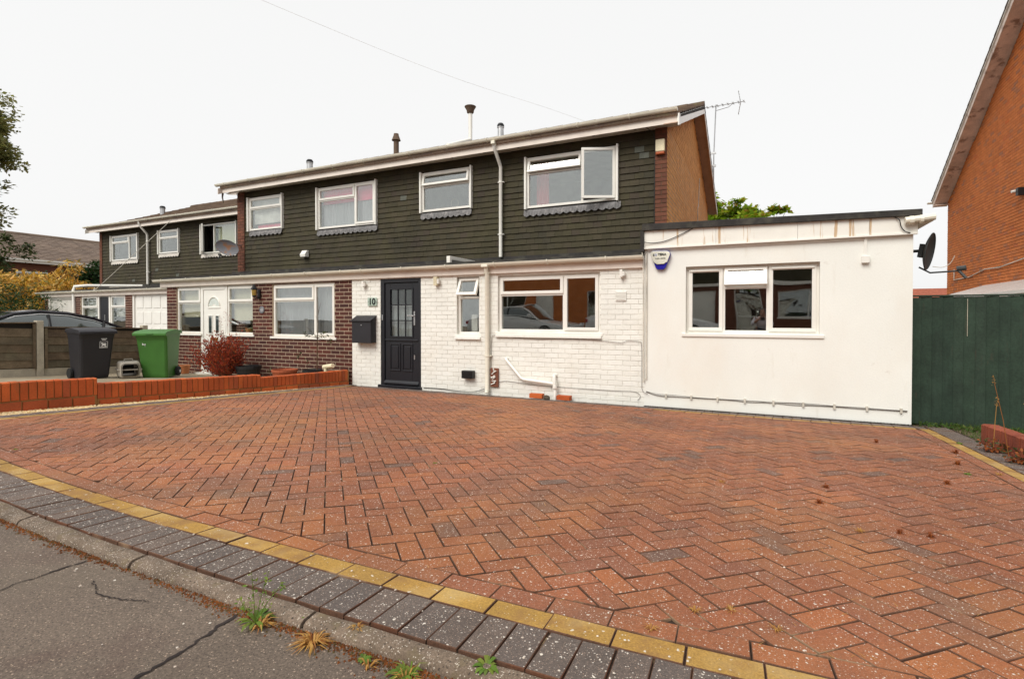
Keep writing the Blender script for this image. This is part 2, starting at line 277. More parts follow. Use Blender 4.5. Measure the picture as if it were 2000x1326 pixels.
class MB:
    def __init__(s): s.v = []; s.f = []; s.r = []; s.m = []
    def add(s, vs, fs, r=0.0, mi=None):
        n = len(s.v); s.m += mi or [0] * len(fs); s.v += [tuple(v) for v in vs]; s.f += [tuple(i + n for i in f) for f in fs]; s.r += [r] * len(fs); return s
    def box(s, x0, x1, y0, y1, z0, z1, r=0.0, mtx=None):
        vs = [(x0, y0, z0), (x1, y0, z0), (x1, y1, z0), (x0, y1, z0), (x0, y0, z1), (x1, y0, z1), (x1, y1, z1), (x0, y1, z1)]
        if mtx is not None: vs = [mtx @ Vector(v) for v in vs]
        return s.add(vs, [(0, 3, 2, 1), (4, 5, 6, 7), (0, 1, 5, 4), (1, 2, 6, 5), (2, 3, 7, 6), (3, 0, 4, 7)], r)
    def prism(s, poly, a, b, axis='x', r=0.0):
        """poly of 2-D points extruded from a to b along axis; x: (y,z); y: (x,z); z: (x,y)"""
        n = len(poly)
        def P(p, t): return {'x': (t, p[0], p[1]), 'y': (p[0], t, p[1]), 'z': (p[0], p[1], t)}[axis]
        vs = [P(p, a) for p in poly] + [P(p, b) for p in poly]
        fs = [tuple(range(n))[::-1], tuple(range(n, 2 * n))] + [(i, (i + 1) % n, n + (i + 1) % n, n + i) for i in range(n)]
        return s.add(vs, fs, r)
    def tube(s, pts, rad, n=8, r=0.0, caps=True):
        pts = [Vector(p) for p in pts]; rads = rad if isinstance(rad, (list, tuple)) else [rad] * len(pts)
        vs = []; up = None
        for i, p in enumerate(pts):
            d = (pts[min(i + 1, len(pts) - 1)] - pts[max(i - 1, 0)]).normalized()
            if up is None: up = Vector((0, 0, 1)) if abs(d.z) < .9 else Vector((1, 0, 0))
            a = d.cross(up)
            if a.length < 1e-4: a = d.cross(Vector((0, 1, 0)))
            a.normalize(); b2 = a.cross(d).normalized(); up = b2
            for k in range(n):
                t = 2 * pi * k / n; vs.append(p + a * cos(t) * rads[i] + b2 * sin(t) * rads[i])
        fs = []
        for i in range(len(pts) - 1):
            for k in range(n): fs.append((i * n + k, i * n + (k + 1) % n, (i + 1) * n + (k + 1) % n, (i + 1) * n + k))
        if caps: fs += [tuple(range(n))[::-1], tuple(range((len(pts) - 1) * n, len(pts) * n))]
        return s.add(vs, fs, r)
    def lathe(s, prof, c, n=20, r=0.0, mtx=None):
        vs = []
        for (rr, z) in prof:
            for k in range(n):
                t = 2 * pi * k / n; v = Vector((c[0] + rr * cos(t), c[1] + rr * sin(t), c[2] + z))
                vs.append(mtx @ v if mtx is not None else v)
        fs = [(i * n + k, i * n + (k + 1) % n, (i + 1) * n + (k + 1) % n, (i + 1) * n + k) for i in range(len(prof) - 1) for k in range(n)]
        return s.add(vs, fs, r)
    def mesh(s, name, m, smooth=False):
        me = bpy.data.meshes.new(name); me.from_pydata(s.v, [], s.f)
        me.materials.append(m)
        if any(s.r):
            a = me.attributes.new('rnd', 'FLOAT', 'FACE'); a.data.foreach_set('value', s.r)
        if smooth: me.polygons.foreach_set('use_smooth', [True] * len(me.polygons))
        if any(s.m): me.materials.append(M['paver_side']); me.polygons.foreach_set('material_index', s.m)
        me.update()
        return me
    def build(s, name, m, parent=None, smooth=False, fix=False, bev=0):
        me = s.mesh(name, m, smooth)
        if fix or smooth:
            bm = bmesh.new(); bm.from_mesh(me); bmesh.ops.recalc_face_normals(bm, faces=bm.faces); bm.to_mesh(me); bm.free()
        o = bpy.data.objects.new(name, me); COL.objects.link(o); o.parent = parent
        if bev:
            md = o.modifiers.new('bevel', 'BEVEL'); md.width = bev; md.segments = 2; md.limit_method = 'ANGLE'; md.harden_normals = False
        if smooth: 
            try: me.set_sharp_from_angle(angle=radians(40))
            except Exception: pass
        return o

def tag(o, label=None, cat=None, group=None, kind=None):
    if label: o['label'] = label
    if cat: o['category'] = cat
    if group: o['group'] = group
    if kind: o['kind'] = kind
    return o
def empty(name, loc, label=None, cat=None, group=None, kind=None, rot=(0, 0, 0)):
    o = bpy.data.objects.new(name, None); COL.objects.link(o); o.location = loc; o.rotation_euler = rot; o.empty_display_size = .2
    return tag(o, label, cat, group, kind)
def box(name, b, m, parent=None, bev=0):
    return MB().box(*b).build(name, m, parent, bev=bev)
def local(parent):
    """children are written in world coordinates: this takes the parent's own place out again"""
    return parent.matrix_basis.inverted()
def settle(root):
    """children were built in world coordinates under a root that stands at its base"""
    inv = Matrix.Translation(-root.location)
    for c in root.children:
        c.matrix_basis = inv @ c.matrix_basis
def copy_tree(o, parent=None):
    c = o.copy(); COL.objects.link(c); c.parent = parent
    for ch in o.children: copy_tree(ch, c)
    return c
def text(name, s, size, m, loc, rot, parent, ext=.002, align='CENTER', bold=0):
    cu = bpy.data.curves.new(name, 'FONT'); cu.body = s; cu.size = size; cu.extrude = ext; cu.align_x = align; cu.align_y = 'CENTER'; cu.offset = bold
    t = bpy.data.objects.new(name, cu); COL.objects.link(t); bpy.context.view_layer.update()
    me = bpy.data.meshes.new_from_object(t.evaluated_get(bpy.context.evaluated_depsgraph_get())); me.name = name
    bpy.data.objects.remove(t); me.materials.clear(); me.materials.append(m)
    o = bpy.data.objects.new(name, me); COL.objects.link(o); o.location = loc; o.rotation_euler = rot; o.parent = parent
    return o

def clip_rects(x0, x1, z0, z1, holes, mn=.012):
    rs = [(x0, x1, z0, z1)]
    for hx0, hx1, hz0, hz1 in holes:
        nx = []
        for a, b, c, d in rs:
            if b <= hx0 or a >= hx1 or d <= hz0 or c >= hz1: nx.append((a, b, c, d)); continue
            if a < hx0: nx.append((a, hx0, c, d))
            if b > hx1: nx.append((hx1, b, c, d))
            aa, bb = max(a, hx0), min(b, hx1)
            if c < hz0: nx.append((aa, bb, c, hz0))
            if d > hz1: nx.append((aa, bb, hz1, d))
        rs = nx
    return [r for r in rs if r[1] - r[0] > mn and r[3] - r[2] > mn]
def wall_slab(name, x0, x1, y0, y1, z0, z1, holes, m, parent):
    """solid wall with real openings, cut into a grid of abutting blocks"""
    mb = MB()
    xs = sorted({x0, x1} | {min(max(v, x0), x1) for h in holes for v in h[:2]})
    for a, b in zip(xs, xs[1:]):
        if b - a < 1e-4: continue
        cuts = sorted([(h[2], h[3]) for h in holes if h[0] < b - 1e-4 and h[1] > a + 1e-4])
        z = z0
        for c, d in cuts:
            if c > z + 1e-4: mb.box(a, b, y0, y1, z, c)
            z = max(z, d)
        if z < z1 - 1e-4: mb.box(a, b, y0, y1, z, z1)
    return mb.build(name, m, parent)

UNIT = {}
def unit_brick(m, ch=.04):
    """1 x 1 x 1 block, front face at y=-1 with small chamfers, back at y=0"""
    if m.name in UNIT: return UNIT[m.name]
    c, e = .012, .05
    vs = [(c, -1, e), (1 - c, -1, e), (1 - c, -1, 1 - e), (c, -1, 1 - e), (0, -.8, 0), (1, -.8, 0), (1, -.8, 1), (0, -.8, 1), (0, 0, 0), (1, 0, 0), (1, 0, 1), (0, 0, 1)]
    fs = [(0, 1, 2, 3)] + [(4 + i, 4 + (i + 1) % 4, (i + 1) % 4, i) for i in range(4)] + [(8 + i, 8 + (i + 1) % 4, 4 + (i + 1) % 4, 4 + i) for i in range(4)]
    me = MB().add(vs, fs).mesh('brick', m); UNIT[m.name] = me; return me
def unit_tile(m):
    if 't' + m.name in UNIT: return UNIT['t' + m.name]
    vs = [(0, -1, 0), (1, -1, 0), (1, -.25, 1), (0, -.25, 1), (0, 0, 0), (1, 0, 0), (1, 0, 1), (0, 0, 1)]
    me = MB().add(vs, [(0, 1, 2, 3), (4, 5, 1, 0), (5, 6, 2, 1), (6, 7, 3, 2), (7, 4, 0, 3)]).mesh('tile', m); UNIT['t' + m.name] = me; return me

def pieces(name, rects, unit, m, parent, T, depth=.015, limit=300, jit=.002, alt=None):
    """rects (x0,x1,z0,z1) on a wall; T maps (x, y, z) wall space to the parent's space. The largest in view become parts, the rest one part."""
    rk = []
    for r in rects:
        c = T @ Vector(((r[0] + r[1]) / 2, 0, (r[2] + r[3]) / 2)); q = view(c)
        ok = q and -20 < q[0] < 2020 and -20 < q[1] < 1346
        rk.append(((-(1 if ok else 0)), q[2] if q else 99, r))
    rk.sort(key=lambda t: (t[0], t[1]))
    base = [tuple(v.co) for v in unit.vertices]; fc = [tuple(p.vertices) for p in unit.polygons]
    rest = MB(); n = 0
    for ok, zz, (a, b, c, d) in rk:
        dd = depth + rnd.uniform(-jit, jit)
        if n < limit and ok:
            me = unit
            if alt and rnd.random() < alt[1]: me = alt[0]
            o = bpy.data.objects.new(name, me); COL.objects.link(o); o.parent = parent
            o.matrix_basis = T @ Matrix.Translation((a, 0, c)) @ Matrix.Diagonal((b - a, dd, d - c, 1)); n += 1
        else:
            rest.add([T @ Vector((a + v[0] * (b - a), v[1] * dd, c + v[2] * (d - c))) for v in base], fc, rnd.random())
    if rest.v: tag(rest.build(name + 's_beyond' if False else name + 'work' if name == 'brick' else name + '_field', m, parent), kind='stuff')

def brick_rects(x0, x1, z0, z1, holes, bl=.225, bh=.075, j=.012, off=0.0):
    out = []; k = 0; z = z0
    while z < z1 - .02:
        zt = min(z + bh - j, z1); x = x0 - (bl / 2 if k % 2 else 0) - off
        while x < x1:
            a, b = max(x, x0), min(x + bl - j, x1)
            if b - a > .02: out += clip_rects(a, b, z, zt, holes, .018)
            x += bl
        z += bh; k += 1
    return out
def tile_rects(x0, x1, z0, z1, holes, w=.168, g=.1145):
    out = []; k = 0; z = z0
    while z < z1 - .02:
        zt = min(z + g, z1); x = x0 - (w / 2 if k % 2 else 0)
        while x < x1:
            a, b = max(x, x0), min(x + w - .0025, x1)
            if b - a > .02: out += clip_rects(a, b, z + rnd.uniform(-.003, .003), zt, holes, .018)
            x += w
        z += g; k += 1
    return out
I4 = Matrix.Identity(4)

# ------------------------------------------------------------------ windows
def bars(x0, x1, z0, z1, w, y0, y1, mb=None, r=0):
    mb = mb or MB()
    mb.box(x0, x1, y0, y1, z0, z0 + w); mb.box(x0, x1, y0, y1, z1 - w, z1)
    mb.box(x0, x0 + w, y0, y1, z0 + w, z1 - w); mb.box(x1 - w, x1, y0, y1, z0 + w, z1 - w)
    return mb
def window(parent, x0, x1, z0, z1, y, lights, sill=True, fw=.045, m=None, drop=None, mg=None, sillm=None, sillout=.06):
    """y = outer face of the frame (looking along +Y). lights: (x0,x1,z0,z1,kind,angle) in metres from the lower left corner of the window"""
    m = m or M['upvc']; mg = mg or M['glass']
    mb = bars(x0, x1, z0, z1, fw, y, y + .06)
    # glazing bars between lights
    W_, H_ = x1 - x0, z1 - z0
    for (a, b, c, d, *_ ) in lights:
        if b < W_ - .01: mb.box(x0 + b - .02, x0 + b + .02, y + .002, y + .058, z0 + max(c, fw), z0 + min(d, H_ - fw))
        if c > .01: mb.box(x0 + max(a + (.02 if a > .01 else 0), fw), x0 + min(b - (.02 if b < W_ - .01 else 0), W_ - fw), y + .003, y + .057, z0 + c - .02, z0 + c + .02)
    win = mb.build('window', m, parent, bev=.004)
    for (a, b, c, d, kind, *ang) in lights:
        A = a + (.022 if a > .01 else fw); B = b - (.022 if b < W_ - .01 else fw); Cc = c + (.022 if c > .01 else fw); D = d - (.022 if d < H_ - .01 else fw)
        ang = ang[0] if ang else 0
        if kind == 'f':
            box('pane', (x0 + A, x0 + B, y + .028, y + .034, z0 + Cc, z0 + D), mg, win)
        else:
            g = .012; A -= g; B += g; Cc -= g; D += g; sw = .048
            if kind == 't': org = Vector((x0 + A, y + .01, z0 + D)); R = Matrix.Rotation(radians(-ang), 4, 'X'); ex = (0, B - A, -(D - Cc), 0)
            elif kind == 'l': org = Vector((x0 + A, y + .01, z0 + Cc)); R = Matrix.Rotation(radians(-ang), 4, 'Z'); ex = (0, B - A, 0, D - Cc)
            elif kind == 'r': org = Vector((x0 + B, y + .01, z0 + Cc)); R = Matrix.Rotation(radians(ang), 4, 'Z'); ex = (-(B - A), 0, 0, D - Cc)
            sm = bars(ex[0], ex[1], ex[2], ex[3], sw, -.028, .022)
            so_ = sm.build('sash', m, win, bev=.004); so_.matrix_basis = Matrix.Translation(org) @ R
            p = MB().box(ex[0] + sw, ex[1] - sw, -.004, .002, ex[2] + sw, ex[3] - sw).build('pane', mg, win); p.matrix_basis = so_.matrix_basis.copy()
    if sill:
        MB().box(x0 - .05, x1 + .05, y - sillout, y + .05, z0 - .045, z0 - .001).build('window_sill', sillm or m, win, bev=.005)
    return win
def apron(win, x0, x1, z, y, m, h=.10, sc_=.14):
    poly = []; n = max(2, round((x1 - x0) / sc_)); w_ = (x1 - x0) / n
    for i in range(n):
        for k in range(7):
            t = k / 7; poly.append((x0 + (i + t) * w_, z - h - .035 * sin(pi * t) + rnd.uniform(-.004, .004)))
    poly.append((x1, z - h)); top = [(p[0], z) for p in reversed(poly)]
    mb = MB(); k = len(poly)
    vs = [(p[0], y - .004 - .006 * (i % 3), p[1]) for i, p in enumerate(poly)] + [(p[0], y + .012, z) for p in poly]
    vs2 = [(v[0], v[1] + .004, v[2]) for v in vs]
    mb.add(vs, [(i, i + 1, k + i + 1, k + i) for i in range(k - 1)]); mb.add(vs2, [(i, k + i, k + i + 1, i + 1) for i in range(k - 1)])
    return mb.build('lead_apron', m, win)
def curtain(name, win, x0, x1, z0, z1, y, m, folds=14, amp=.02):
    n = folds * 4; vs = []; 
    for i in range(n + 1):
        x = x0 + (x1 - x0) * i / n; yy = y + amp * sin(i * pi / 2) + rnd.uniform(-.004, .004)
        vs += [(x, yy, z0), (x, yy, z1)]
    return MB().add(vs, [(2 * i, 2 * i + 2, 2 * i + 3, 2 * i + 1) for i in range(n)]).build(name, m, win)

# ------------------------------------------------------------------ gutters and pipes
def gutter(parent, x0, x1, y, ztop, r=.056, m=None, brackets=True):
    m = m or M['gutter']; n = 10; mb = MB()
    for rr, flip in ((r, False), (r - .005, True)):
        vs = []
        for x in (x0, x1):
            for k in range(n + 1):
                t = pi + pi * k / n; vs.append((x, y + rr * cos(t), ztop + rr * sin(t) * .95))
        fs = [(k, k + 1, n + 2 + k, n + 1 + k) for k in range(n)]
        mb.add(vs, [f[::-1] for f in fs] if flip else fs)
    for x in (x0, x1):
        vs = [(x, y + r * cos(pi + pi * k / n), ztop + r * sin(pi + pi * k / n) * .95) for k in range(n + 1)]
        mb.add(vs, [tuple(range(n + 1))])
    mb.box(x0, x1, y - r - .003, y - r + .006, ztop - .004, ztop + .004)
    g = mb.build('gutter', m, parent)
    if brackets:
        x = x0 + .35
        while x < x1 - .1:
            b = MB(); pts = [(x, y + (r + .006) * cos(pi + pi * k / 8), ztop + (r + .006) * sin(pi + pi * k / 8) * .95) for k in range(9)]
            b.tube([(x, y - r - .004, ztop + .012)] + pts, .010, 5); b.build('gutter_bracket', m, g)
            x += .92
    return g
def pipe_path(name, pts, r, m, parent, clips=(), sq=False):
    mb = MB(); mb.tube(pts, r, 4 if sq else 12)
    o = mb.build(name, m, parent, smooth=not sq)
    for c in clips:
        MB().tube([(c[0], c[1], c[2] - .015), (c[0], c[1], c[2] + .015)], r + .008, 10).box(c[0] - r - .03, c[0] + r + .03, c[1] + .0, c[1] + r + .02, c[2] - .008, c[2] + .008).build('pipe_clip', m, o)
    return o

# ------------------------------------------------------------------ ground, road
S, Y0 = .052, 7.58
def gz(Y): return S * (Y0 - Y) if Y < Y0 else 0.0
def kerb_y(X): return 1.23 + (.023 * (-2.3 - X) ** 2 if X < -2.3 else 0) * (1 if X > -6 else 1) + (.018 * (X + 1.6) ** 2 if X > -1.6 else 0)
def kerb_c(X):
    Xc = min(max(X, -6.0), 3.5); return kerb_y(Xc) + (X - Xc) * ((-.046 * (-2.3 + 6.0)) if X < -6 else (.036 * 5.1 if X > 3.5 else 0))
def kerb_n(X):
    d = (kerb_c(X + .05) - kerb_c(X - .05)) / .1; n = Vector((-d, 1, 0)).normalized(); return n

g = MB(); ys = [-60, -8, -4.5, 1.2, Y0, 12, 60, 400]; zs = [.10, .22, .27, S * (Y0 - 1.2) - .05, -.05, -.06, -.06, -.06]
for (a, za), (b, zb) in zip(list(zip(ys, zs)), list(zip(ys, zs))[1:]):
    g.add([(-300, a, za), (300, a, za), (300, b, zb), (-300, b, zb)], [(0, 1, 2, 3)])
tag(g.build('ground', M['earth']), kind='structure')

# road surface: gently uneven sheet
rx = [-30 + i * .5 for i in range(109)]; rb = MB(); vs = []
for X in rx:
    ye = kerb_c(X) - .070
    for k in range(15):
        t = k / 14; Y = -4.6 + (ye + 4.6) * t
        vs.append((X, Y, .305 + .008 * noise.noise(Vector((X * .8, Y * .8, 0))) + .015 * sin(pi * t)))
rb.add(vs, [(i * 15 + k, (i + 1) * 15 + k, (i + 1) * 15 + k + 1, i * 15 + k + 1) for i in range(108) for k in range(14)])
road = tag(rb.build('road', M['asphalt'], smooth=True), kind='structure')
def ribbon(name, pts, w, m, parent, z=.331, taper=True):
    P = []
    for (a, b) in zip(pts, pts[1:]):
        for k in range(14):
            t = k / 14; P.append((a[0] + (b[0] - a[0]) * t + rnd.uniform(-.006, .006), a[1] + (b[1] - a[1]) * t + rnd.uniform(-.005, .005)))
    P.append(pts[-1]); vs = []
    for i, p in enumerate(P):
        q = P[min(i + 1, len(P) - 1)]; o = P[max(i - 1, 0)]; d = Vector((q[0] - o[0], q[1] - o[1])).normalized()
        ww = w * rnd.uniform(.4, 1.3) * (1 if not taper else min(1, 4 * (1 - i / len(P)) + .1))
        vs += [(p[0] - d.y * ww, p[1] + d.x * ww, z), (p[0] + d.y * ww, p[1] - d.x * ww, z)]
    return MB().add(vs, [(2 * i, 2 * i + 2, 2 * i + 3, 2 * i + 1) for i in range(len(P) - 1)]).build(name, m, parent)
def road_z(X, Y):
    ye = kerb_c(X) - .070; t = (Y + 4.6) / (ye + 4.6); return .305 + .008 * noise.noise(Vector((X * .8, Y * .8, 0))) + .015 * sin(pi * t)
for pts, w_ in (([(-2.40, 1.12), (-2.42, .9), (-2.34, .7), (-2.3, .2), (-2.25, -1.0)], .004), ([(-1.53, 1.12), (-1.5, .95), (-1.49, .75), (-1.5, .2), (-1.45, -1.2)], .006),
                ([(-2.2, 1.04), (-2.08, 1.0), (-1.97, 1.01), (-1.86, 1.05)], .0028), ([(-.55, .9), (-.5, .6), (-.6, .1)], .005)):
    r_ = ribbon('road_crack', pts, w_, M['crack'], road, z=0, taper=w_ < .006)
    for v in r_.data.vertices: v.co.z = road_z(v.co.x, v.co.y) + .003

# kerb stones
kerb = empty('kerb', (-2, 1.15, .3), kind='structure')
X = -14.0
while X < 4:
    L_ = .905; Xm = X + L_ / 2; n = kerb_n(Xm); c = Vector((Xm, kerb_c(Xm), 0)) - n * .040
    zt = gz(1.2) + .003 + rnd.uniform(-.003, .003); ang = atan2(n.x, n.y)
    Mx = Matrix.Translation((c.x, c.y, zt)) @ Matrix.Rotation(-ang, 4, 'Z')
    k = MB(); segs = 9; pr = [(.036, -.12), (.036, -.006), (.026, 0), (-.018, -.004), (-.030, -.012), (-.036, -.028), (-.038, -.12)]
    vs = []
    for i in range(segs + 1):
        xx = -L_ / 2 + .004 + (L_ - .008) * i / segs
        for p in pr:
            e = .004 * noise.noise(Vector((Xm * 3 + xx * 9, p[0] * 40, p[1] * 40)))
            vs.append(Mx @ Vector((xx, p[0] + e, p[1] + e * .6)))
    q = len(pr)
    k.add(vs, [(i * q + j, i * q + j + 1, (i + 1) * q + j + 1, (i + 1) * q + j) for i in range(segs) for j in range(q - 1)] + [tuple(range(q)), tuple(range(segs * q, segs * q + q))[::-1]])
    k.build('kerb_stone', M['kerb'], kerb, smooth=True)
    X += L_ + .004
settle(kerb)

# ------------------------------------------------------------------ driveway of block pavers
drive = empty('driveway', (0, Y0, 0), kind='structure', rot=(-math.atan(S), 0, 0))
DL = Matrix.Translation((0, -Y0, 0))
def drive_world(x, y, z=0): return (x, y, gz(y) + z)
bd = MB(); n_ = 0; vs = []
for i in range(46):
    X = -9.2 + 12.6 * i / 45; yb = -.08 if -7.06 < X < 1.99 else kerb_c(X) + .42 - Y0
    vs += [(X, kerb_c(X) + .002 - Y0, -.0095), (X, kerb_c(X) + .42 - Y0, -.0095)]
bd.add(vs, [(2 * i, 2 * i + 2, 2 * i + 3, 2 * i + 1) for i in range(45)])
bd.add([(-7.05, 1.72 - Y0, -.0105), (1.98, 1.60 - Y0, -.0105), (1.98, -.08, -.0105), (-7.05, -.08, -.0105)], [(0, 1, 2, 3)])
bed = bd.build('joint_sand', M['sand'], drive)
tag(bed, kind='stuff')
def paver_verts(poly, ch=.0022, th=.03):
    """poly CCW in local xy -> top inset, chamfer ring, sides"""
    n = len(poly); cx = sum(p[0] for p in poly) / n; cy = sum(p[1] for p in poly) / n; top = []
    for i in range(n):
        p0, p1, p2 = Vector(poly[i - 1]), Vector(poly[i]), Vector(poly[(i + 1) % n])
        d1 = (p1 - p0).normalized(); d2 = (p2 - p1).normalized(); n1 = Vector((-d1.y, d1.x)); n2 = Vector((-d2.y, d2.x))
        b = (n1 + n2); b = b / max(b.length_squared, .3) * 2 if b.length > 1e-3 else n1
        top.append((p1.x + b.x * ch * .98, p1.y + b.y * ch * .98, 0))
    vs = top + [(p[0], p[1], -ch) for p in poly] + [(p[0], p[1], -th) for p in poly]
    fs = [tuple(range(n))] + [(n + i, n + (i + 1) % n, (i + 1) % n, i) for i in range(n)] + [(2 * n + i, 2 * n + (i + 1) % n, n + (i + 1) % n, n + i) for i in range(n)]
    return vs, fs, 0.0, [0] + [1] * (len(fs) - 1)
U, J = .0965, .0042
unitp = {}
for key, mm in (('r', 'paver_red'), ('g', 'paver_grey'), ('y', 'paver_yellow'), ('R', 'paver_red')):
    a, b = ((2 * U - J) / 2, (U - J) / 2) if key == 'r' else (.1005, .0490)
    unitp[key] = MB().add(*paver_verts([(-a, -b), (a, -b), (a, b), (-a, b)])).mesh('paver', M[mm])
def sh_clip(poly, a, b):
    out = []; nrm = (-(b[1] - a[1]), b[0] - a[0])
    f = lambda p: (p[0] - a[0]) * nrm[0] + (p[1] - a[1]) * nrm[1]
    for i in range(len(poly)):
        p, q = poly[i], poly[(i + 1) % len(poly)]; fp, fq = f(p), f(q)
        if fp >= 0: out.append(p)
        if fp * fq < 0:
            t = fp / (fp - fq); out.append((p[0] + (q[0] - p[0]) * t, p[1] + (q[1] - p[1]) * t))
    return out
def band(X, d):
    n = kerb_n(X); return (X + n.x * d, kerb_c(X) + n.y * d)
XL, XR, YB = -6.62, 1.515, 7.04
front = []
x = XL - .2
while x < XR + .3: front.append(band(x, .415)); x += .35
region = [p for p in front] + [(XR + .3, YB), (XL - .2, YB)]
edges = list(zip(front, front[1:])) + [((XR, 0), (XR, 9)), ((9, YB), (-9, YB)), ((XL, 9), (XL, 0))]
cand = []
c45 = cos(pi / 4); N_ = 116
for j in range(-N_, N_):
    for i in range(-N_ // 4, N_ // 4 + 1):
        for typ in (0, 1):
            if typ == 0: bx, by, w_, h_ = j + 4 * i, j, 2, 1
            else: bx, by, w_, h_ = j + 4 * i + 2, j - 1, 1, 2
            cxu, cyu = (bx + w_ / 2) * U, (by + h_ / 2) * U
            wx, wy = (cxu * c45 - cyu * c45) - 2.57, (cxu * c45 + cyu * c45) + 4.03
            if not (XL - .2 < wx < XR + .2 and 1.4 < wy < YB + .2): continue
            ang = pi / 4 + (pi / 2 if typ else 0)
            a, b = (2 * U - J) / 2, (U - J) / 2; ca, sa = cos(ang), sin(ang)
            poly = [(wx + u * ca - v * sa, wy + u * sa + v * ca) for u, v in ((-a, -b), (a, -b), (a, b), (-a, b))]
            full = True; q = poly
            for e in edges:
                nq = sh_clip(q, *e)
                if len(nq) != len(q) or any(abs(p[0] - r[0]) + abs(p[1] - r[1]) > 1e-6 for p, r in zip(nq, q)): full = False
                q = nq
                if len(q) < 3: break
            if len(q) < 3: continue
            if not full:
                # drop repeated points and slivers
                qq = [q[k] for k in range(len(q)) if (Vector(q[k]) - Vector(q[k - 1])).length > .004]
                if len(qq) < 3: continue
                ar = abs(sum(qq[k - 1][0] * qq[k][1] - qq[k][0] * qq[k - 1][1] for k in range(len(qq)))) / 2
                if ar < .0012: continue
                q = qq
            cand.append([wx, wy, ang, full, q, 'r'])
# borders
def border(key, mk, step, path):
    for (x, y, ang, L_) in path: cand.append([x, y, ang, True, None, key])
x = -9.0
while x < 3.2:
    n = kerb_n(x); a = atan2(-n.x, n.y)
    p = band(x, .102); cand.append([p[0], p[1], a + pi / 2, True, None, 'g']); x += .1035
for d, key in ((.2575, 'y'), (.362, 'R')):
    x = -9.0 + rnd.random() * .1
    while x < 3.2:
        n = kerb_n(x); a = atan2(-n.x, n.y); p = band(x, d)
        if key == 'y' or XL - .1 < p[0] < XR + .05: cand.append([p[0], p[1], a, True, None, key])
        x += .2065
y = 2.05
while y < 7.4:
    cand.append([1.57, y, pi / 2, True, None, 'R'])if y < YB else None
    cand.append([1.675, y, pi / 2, True, None, 'y']) if y < 7.25 else None
    cand.append([XL - .055, y, pi / 2, True, None, 'R'])if y < YB else None
    cand.append([XL - .16, y, pi / 2, True, None, 'y'])
    y += .2065
y = 2.0
while y < 7.5:
    cand.append([1.835, y, 0, True, None, 'g']); cand.append([XL - .32, y, 0, True, None, 'g']) ; y += .1035
x = XL + .05
while x < 1.6:
    cand.append([x, YB + .057, 0, True, None, 'R']); cand.append([x, YB + .162, 0, True, None, 'y' if x > -1.3 else 'R']); x += .2065
x = XL
while x < 1.7:
    cand.append([x, YB + .32, pi / 2, True, None, 'g']); x += .1035
def rank(c):
    q = view(drive_world(c[0], c[1]))
    if not q or not (-30 < q[0] < 2030 and q[1] < 1360): return 1e3
    return q[2] * q[2]
cand.sort(key=rank)
rest = {'r': MB(), 'g': MB(), 'y': MB()}; rest['R'] = rest['r']; nind = 0
for c in cand:
    wx, wy, ang, full, q, key = c
    dz = rnd.uniform(-.0022, .0014); tx, ty = rnd.gauss(0, .007), rnd.gauss(0, .007)
    if q is None:
        ang += rnd.gauss(0, .008); wx += rnd.gauss(0, .0008); wy += rnd.gauss(0, .0008)
    else: ang_j = rnd.gauss(0, .006)
    if nind < 300 and rank(c) < 1e3:
        if full:
            me = unitp[key]; o = bpy.data.objects.new('paver', me)
            o.matrix_basis = DL @ Matrix.Translation((wx, wy, dz)) @ Matrix.Rotation(ang + (0 if q is None else ang_j), 4, 'Z') @ Matrix.Rotation(tx, 4, 'X') @ Matrix.Rotation(ty, 4, 'Y')
        else:
            me = MB().add(*paver_verts([(p[0] - wx, p[1] - wy) for p in q])).mesh('paver', M['paver_red']); o = bpy.data.objects.new('paver', me)
            o.matrix_basis = DL @ Matrix.Translation((wx, wy, dz))
        COL.objects.link(o); o.parent = drive; nind += 1
    else:
        a, b = ((2 * U - J) / 2, (U - J) / 2) if key == 'r' else (.1005, .0490)
        if q is None or full:
            vs, fs, _, mi = paver_verts([(-a, -b), (a, -b), (a, b), (-a, b)]); mt = DL @ Matrix.Translation((wx, wy, dz)) @ Matrix.Rotation(ang, 4, 'Z') @ Matrix.Rotation(tx, 4, 'X') @ Matrix.Rotation(ty, 4, 'Y')
        else:
            vs, fs, _, mi = paver_verts([(p[0] - wx, p[1] - wy) for p in q]); mt = DL @ Matrix.Translation((wx, wy, dz))
        rest[key].add([mt @ Vector(v) for v in vs], fs, rnd.random(), mi)
for key, nm in (('r', 'paver_red'), ('g', 'paver_grey'), ('y', 'paver_yellow')):
    tag(rest[key].build({'r': 'red_paving', 'g': 'grey_paving', 'y': 'yellow_paving'}[key], M[nm], drive), kind='stuff')
# drain channel along the house
dc = MB(); dc.box(-1.50, 1.62, -.045, -.015, -.02, .004)
ch = dc.build('drain_channel', M['black'], drive); sb = MB(); x = -1.49
while x < 1.61: sb.box(x, x + .013, -.072, -.016, .0042, .009); x += .033
sb.build('grating', M['steel'], ch); ch.location = (0, -.02, 0)

